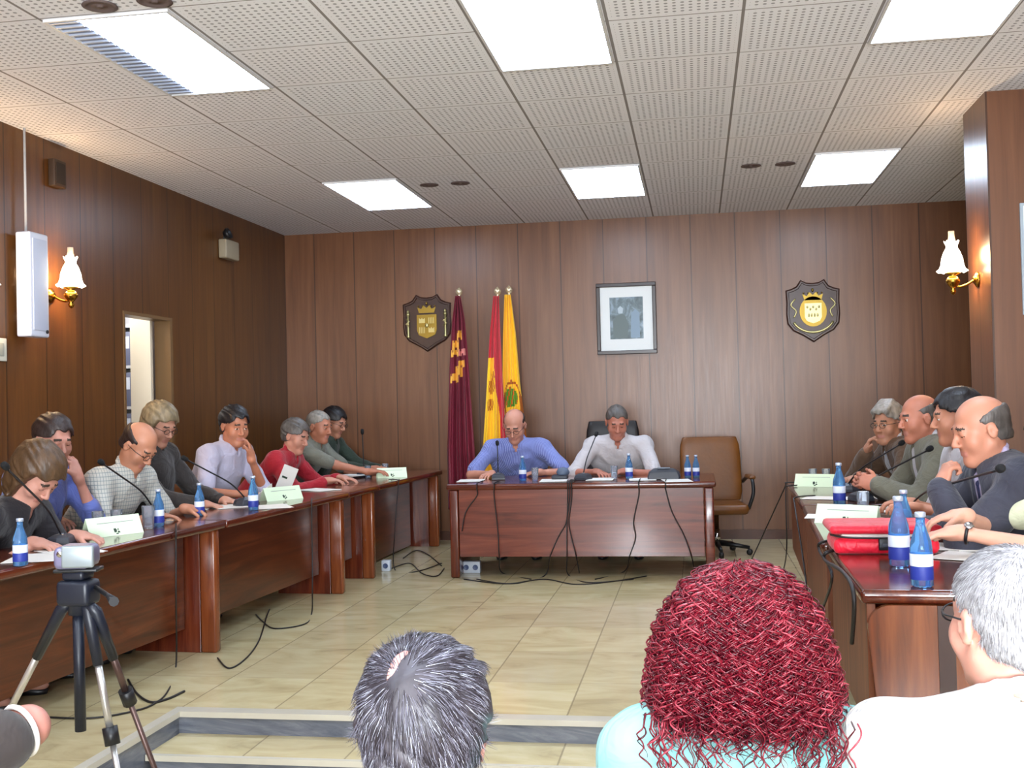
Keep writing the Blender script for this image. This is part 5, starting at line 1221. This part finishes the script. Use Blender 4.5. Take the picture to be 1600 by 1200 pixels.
# pen
i3 = INFO['balding man in pale checked shirt writing with a pen, behind the nearest name plate']; W3 = i3['arms'][0][1]
t = thing('ballpoint_pen', 'dark pen in the hand of the man in the checked shirt', 'pen', tuple(W3+V(.10, .04, -.02))); b = MB(); b.tube([(.01, .01, -.02), (-.02, -.02, .09)], [.002, .0045], 8); b.build('barrel', [BLK], t)

# red zipped bag
RB = cloth('red_nylon', (206, 16, 44), rough=.5); RB2 = cloth('bright_red_nylon', (226, 20, 50), rough=.45)
c0 = at(1296, 868); c1 = at(1420, 868); L = 1.0*math.hypot(c1[0]-c0[0], c1[1]-c0[1])+.10
t = thing('red_bag', 'red nylon case with black buckle, zip half open, on the nearest right desk', 'bag', (c0[0]+.02, c0[1]+.02, .7305), math.atan2(c1[1]-c0[1], c1[0]-c0[0]))
b = MB(); b.rbox(0, L, 0, .27, 0, .062, .022); b.build('body', [RB2], t)
b = MB(); b.rbox(-.015, L+.01, -.012, .29, .078, .112, .016); b.build('lid', [RB], t)
b = MB(); b.rbox(.03, L-.02, .012, .26, .0625, .0775, .006); b.build('papers_inside', [PAPER], t)
b = MB(); b.tube(smooth_path([(-.01, .02, .075), (.05, -.016, .068), (L/2, -.018, .066), (L-.04, -.014, .07), (L, .05, .078)], 8), .004, 6); b.build('zip', [BLK], t)
b = MB(); b.rbox(L*.42, L*.42+.045, -.016, -.001, .018, .066, .004); k = b.build('buckle', [BLK], t); q = MB(); q.rbox(L*.42+.012, L*.42+.033, -.020, -.015, .03, .045, .002); q.build('clip', [MG], k)
b = MB()
for x in (0, .018, .036): b.box(L*.60+x, L*.60+x+.012, .05, .062, .1122, .1130)
b.box(L*.60, L*.60+.05, .07, .074, .1122, .1130); b.build('white_print', [LBL], t)

# ------------------------------------------------------------------ cables
CAB = mat('black_cable', (26, 22, 22), .5); cab_n = [0]
def cable(label, pts, r=.0045, group='cables hanging from the desks'):
    b = MB(); pp = smooth_path(pts, 8); o0 = pp[0]; b.tube([p-o0 for p in pp], r, 6); o = b.build('cable', [CAB], None, loc=tuple(map(float, o0))); tag(o, label, 'cable', group); return o
FY = 8.425; PYF = 8.443
def front(px, py, y=PYF): p = ony(px, py, y-.006); return p
def fl(px, py, z=.006): return onz(px, py, z)
def edge(px, py=757): p = ony(px, py, FY-.004); return p
def topp(px, dy=.25): p = ony(px, 752, 8.45); return V(p[0], 8.45+dy, .738)
def drop(label, path, floorpts=()):
    e = ony(path[0][0], 757, FY-.005); pts = [topp(path[0][0]), V(e[0], FY+.02, .737), V(e[0], FY-.006, .725), V(e[0], FY-.006, .69)]
    pts += [ony(x, y, FY+.004) for x, y in path]; pts += [fl(x, y) for x, y in floorpts]; return cable(label, pts)
drop('cable down the central desk front near its left end', [(772, 775), (778, 830), (780, 868)], [(785, 895), (830, 905)])
drop('thin cable slanting left down the central desk front', [(745, 775), (728, 800), (722, 830)])
drop('leftmost strand of the central cable bunch, splaying left', [(887, 780), (885, 815), (872, 840), (860, 868)], [(850, 900), (800, 912), (745, 905)])
drop('middle strand of the central cable bunch', [(890, 780), (886, 815), (886, 868)], [(888, 898), (920, 910), (990, 905)])
drop('right strand of the central cable bunch', [(893, 780), (889, 815), (893, 840), (900, 868)], [(905, 895)])
drop('wavy cable below the man in the white shirt', [(998, 775), (990, 815), (993, 840), (984, 868)], [(975, 893), (930, 905)])
drop('cable slanting right below the conference unit', [(1040, 765), (1050, 800), (1068, 835), (1080, 868)], [(1085, 890)])
def dxe(px, py, X): return onx(px, py, X)
cable('cable looping on the floor beyond the second left desk', [onx(487, 782, -2.60)*V(1,1,0)+V(0,0,.738), onx(487, 782, -2.515)*V(1,1,0)+V(0,0,.736), onx(487, 800, -2.505), onx(488, 870, -2.50), onx(488, 920, -2.48), fl(487, 958), fl(476, 975), fl(430, 982), fl(412, 972), fl(400, 960)], group='cables on the floor at left')
cable('cable curving on the floor from under the second left desk', [fl(421, 952), fl(416, 965), fl(405, 1000), fl(385, 1028), fl(358, 1044), fl(340, 1028)], group='cables on the floor at left')
cable('cable hanging by the nearest left pedestal and running behind the tripod', [onx(275, 830, -2.80)*V(1,1,0)+V(0,0,.738), onx(275, 830, -2.66)*V(1,1,0)+V(0,0,.736), onx(275, 850, -2.65), onx(275, 930, -2.64), fl(275, 1040), fl(262, 1080), fl(240, 1100), fl(205, 1112), fl(140, 1122), fl(60, 1120)], group='cables on the floor at left')
cable('short cable with plug crossing on the floor near the steps', [fl(200, 1062), fl(215, 1085), fl(236, 1097), fl(262, 1092), fl(288, 1080)], r=.006, group='cables on the floor at left')
cable('cable from the farthest left desk to the floor socket', [V(-2.56, 8.95, .74), V(-2.475, 8.95, .735), V(-2.478, 8.95, .70), onx(617, 830, -2.47), fl(617, 890), fl(650, 893), fl(690, 880)], group='cables on the floor at left')
cable('looped cable on the floor between the left desks and the central desk', [fl(612, 888), fl(640, 880), fl(660, 896), fl(682, 900), fl(694, 888)], group='cables on the floor at left')
cable('yellowish cable end beside the central desk foot', [fl(630, 872), fl(650, 860), fl(668, 866), fl(690, 884)], group='cables on the floor at left')
cable('cable lying under the central desk', [fl(725, 905), fl(790, 912), fl(850, 905), fl(900, 913), fl(960, 908), fl(1010, 900)], group='cables under the central desk')
XR = .57
cable('cable sweeping from the far right desk corner down to the floor', [V(.78, 8.05, .738), V(.62, 8.13, .736), V(.605, 8.14, .70), V(.50, 8.4, .42), V(.40, 8.8, .12), fl(1172, 880), fl(1150, 895)], group='cables at the right desks')
cable('cable hanging straight at the far right desk corner', [V(.72, 7.85, .738), V(.60, 7.80, .736), V(.585, 7.80, .70), V(.58, 7.8, .3), fl(1222, 905), fl(1228, 930)], group='cables at the right desks')
cable('cable along the desk edge below the farthest right name plate', [V(.70, 7.0, .738), V(.575, 6.9, .736), V(.56, 6.8, .70), V(.55, 6.3, .50), V(.535, 5.9, .3), V(.50, 5.7, .006)], group='cables at the right desks')
cable('cable draped over the desk edge by the red bag, hanging down the front', [V(.66, 4.85, .738), V(.50, 4.75, .736), V(.484, 4.72, .70), onx(1300, 900, .475), onx(1283, 960, .475), onx(1276, 1010, .475), V(.46, 5.3, .02)], r=.006, group='cables at the right desks')
cable('thick cable crossing down the corner of the nearest right desk', [V(.62, 4.55, .738), V(.49, 4.45, .736), V(.470, 4.40, .71), onx(1318, 895, .468), onx(1334, 930, .468), V(.466, 3.66, .55)], r=.007, group='cables at the right desks')

# floor sockets
def socket(label, px, py, w, h):
    t = thing('floor_socket_box', label, 'socket box', tuple(onz(px, py, 0.0)), 0)
    b = MB(); b.rbox(-w/2, w/2, -.03, .03, 0, h, .006); b.build('casing', [mat('socket_grey_white', (196, 204, 216), .4)], t)
    for x in ((-.25, .25) if w > .1 else (0,)):
        q = MB(); q.lathe([(.001, 0), (.022, 0), (.022, .004), (.018, .002), (.001, .002)], (x*w, -.0305, h*.5), 14, R=rotm('x', PI/2)); q.build('outlet', [mat('outlet_blue_grey', (70, 84, 120), .4)], t)
socket('grey double socket box on the floor under the central desk, left end', 737, 895, .15, .095)
socket('small white socket box on the floor beside the third left pedestal', 604, 892, .07, .09)

# ------------------------------------------------------------------ camcorder and tripod
Yt = 2.62; top = ony(122, 890, Yt); cb = ony(126, 1142, Yt); cx = top[0]
t = thing('camera_tripod', 'black and silver tripod standing below the steps at lower left', 'tripod', (top[0], Yt, -.30))
def rel(p): return np.array(p, float)-np.array([top[0], Yt, -.30])
SIL = mat('silver_tube', (200, 198, 196), .3, .8); DKS = mat('bronze_tube', (92, 72, 68), .35, .6); NAVY = mat('black_blue_plastic', (20, 24, 36), .4)
b = MB(); b.tube([rel(top), rel(ony(122, 960, Yt))], [.020, .024], 12); b.tube([rel(ony(122, 950, Yt)), rel(cb)], .014, 12); b.build('centre_column', [NAVY], t)
b = MB(); b.rbox(-.045, .045, -.035, .035, rel(ony(122, 945, Yt))[2], rel(ony(122, 905, Yt))[2], .012); b.rbox(-.03, .03, -.03, .03, rel(ony(122, 905, Yt))[2], rel(ony(122, 890, Yt))[2], .008); b.build('head', [NAVY], t)
hz = ony(122, 930, Yt)
def leg(ax, ay, px_foot, Yf, m, frac, lab):
    a = ony(ax, ay, Yt); kf = onz(px_foot[0], px_foot[1], -.30); a, f_ = rel(a), rel(kf); m_ = a+(f_-a)*frac
    b = MB(); b.tube([rel(hz)+(a-rel(hz))*.3, a, a+(f_-a)*.12], [.013, .016, .013], 10); hh = b.build('leg', [NAVY], t, label=lab)
    q = MB(); q.tube([a+(f_-a)*.10, m_], .0095, 10); q.build('upper_tube', [m], hh); q = MB(); q.tube([m_, f_+V(0, 0, .01)], .0075, 10); q.build('lower_tube', [m], hh)
    d = nrm(f_-a); q = MB(); q.tube([m_-d*.02, m_+d*.025], .019, 12); q.build('clamp', [BLK], hh); q = MB(); q.tube([f_+V(0, 0, .03), f_+V(0, 0, .001)], [.011, .014], 10); q.build('rubber_foot', [BLK], hh)
leg(96, 952, (-175, 1480), 0, SIL, .40, 'silver leg reaching to the left')
leg(138, 955, (275, 1700), 0, SIL, .27, 'silver leg reaching toward the viewer')
leg(150, 955, (345, 1480), 0, DKS, .22, 'bronze leg reaching to the right')
b = MB(); b.tube([rel(ony(150, 918, Yt)), rel(ony(168, 930, Yt-.1)), rel(ony(178, 940, Yt-.2))], [.006, .006, .012], 8); b.build('pan_handle', [BLK], t)
ct = thing('camcorder', 'small silver and lilac camcorder mounted on the tripod', 'camcorder', tuple(ony(126, 889, Yt)), math.radians(12))
b = MB(); b.rbox(-.055, .035, -.045, .055, .004, .062, .014); b.build('body', [mat('silver_lilac_shell', (120, 116, 146), .35, .4)], ct)
b = MB(); b.rbox(.012-.04, .052, -.062, -.046, .010, .066, .006); b.build('flip_screen', [mat('pale_screen_back', (136, 144, 148), .35, .4)], ct)
b = MB(); b.lathe([(.018, 0), (.021, .01), (.021, .035), (.017, .035), (.015, .02), (.001, .02)], (-.03, .05, .035), 18, R=rotm('x', -PI/2)); b.build('lens', [BLK], ct)
b = MB(); b.rbox(-.06, .05, -.03, .03, -.006, .0035, .003); b.build('mount_plate', [BLK], ct)
b = MB(); b.lathe([(.001, 0), (.008, 0), (.008, .003), (.001, .003)], (-.035, -.046, .045), 12, R=rotm('x', PI/2)); b.build('button', [CHR], ct)

# shelves with binders glimpsed through the doorway
t = thing('bookshelf', 'pale shelf unit with grey-blue binders seen through the doorway', 'shelf', (-4.80, 8.50, 0))
b = MB(); WHT = mat('shelf_white', (196, 196, 200), .5)
b.box(-.32, -.29, 0, .32, 0, 2.25); b.box(.20, .25, 0, .32, 0, 2.25); b.box(-.29, .20, .30, .32, 0, 2.25); b.build('carcass', [WHT], t)
for k in range(7): b = MB(); b.box(-.289, .199, 0, .299, .02+k*.34, .045+k*.34); b.build('shelf_board', [WHT], t)
bt = None
for k, row in enumerate(('lowest', 'second lowest', 'third lowest', 'third highest', 'second highest', 'highest')):
    for i in range(6):
        if bt is None:
            bt = thing('ring_binder', '', 'binder', (0, 0, 0), 0, 'binders on the shelf beyond the doorway'); b = MB(); b.rbox(0, .07, 0, .24, 0, .28, .004); b.build('cover', [mat('binder_blue_grey', (104, 108, 132), .5)], bt); b = MB(); b.box(.018, .052, -.001, 0, .14, .24); b.build('spine_label', [LBL], bt); o = bt
        else: o = dup(bt, (0, 0, 0))
        o['label'] = 'grey-blue binder on the '+row+' shelf beyond the doorway'
        o.location = (-5.08+i*.078, 8.515, .046+k*.34)
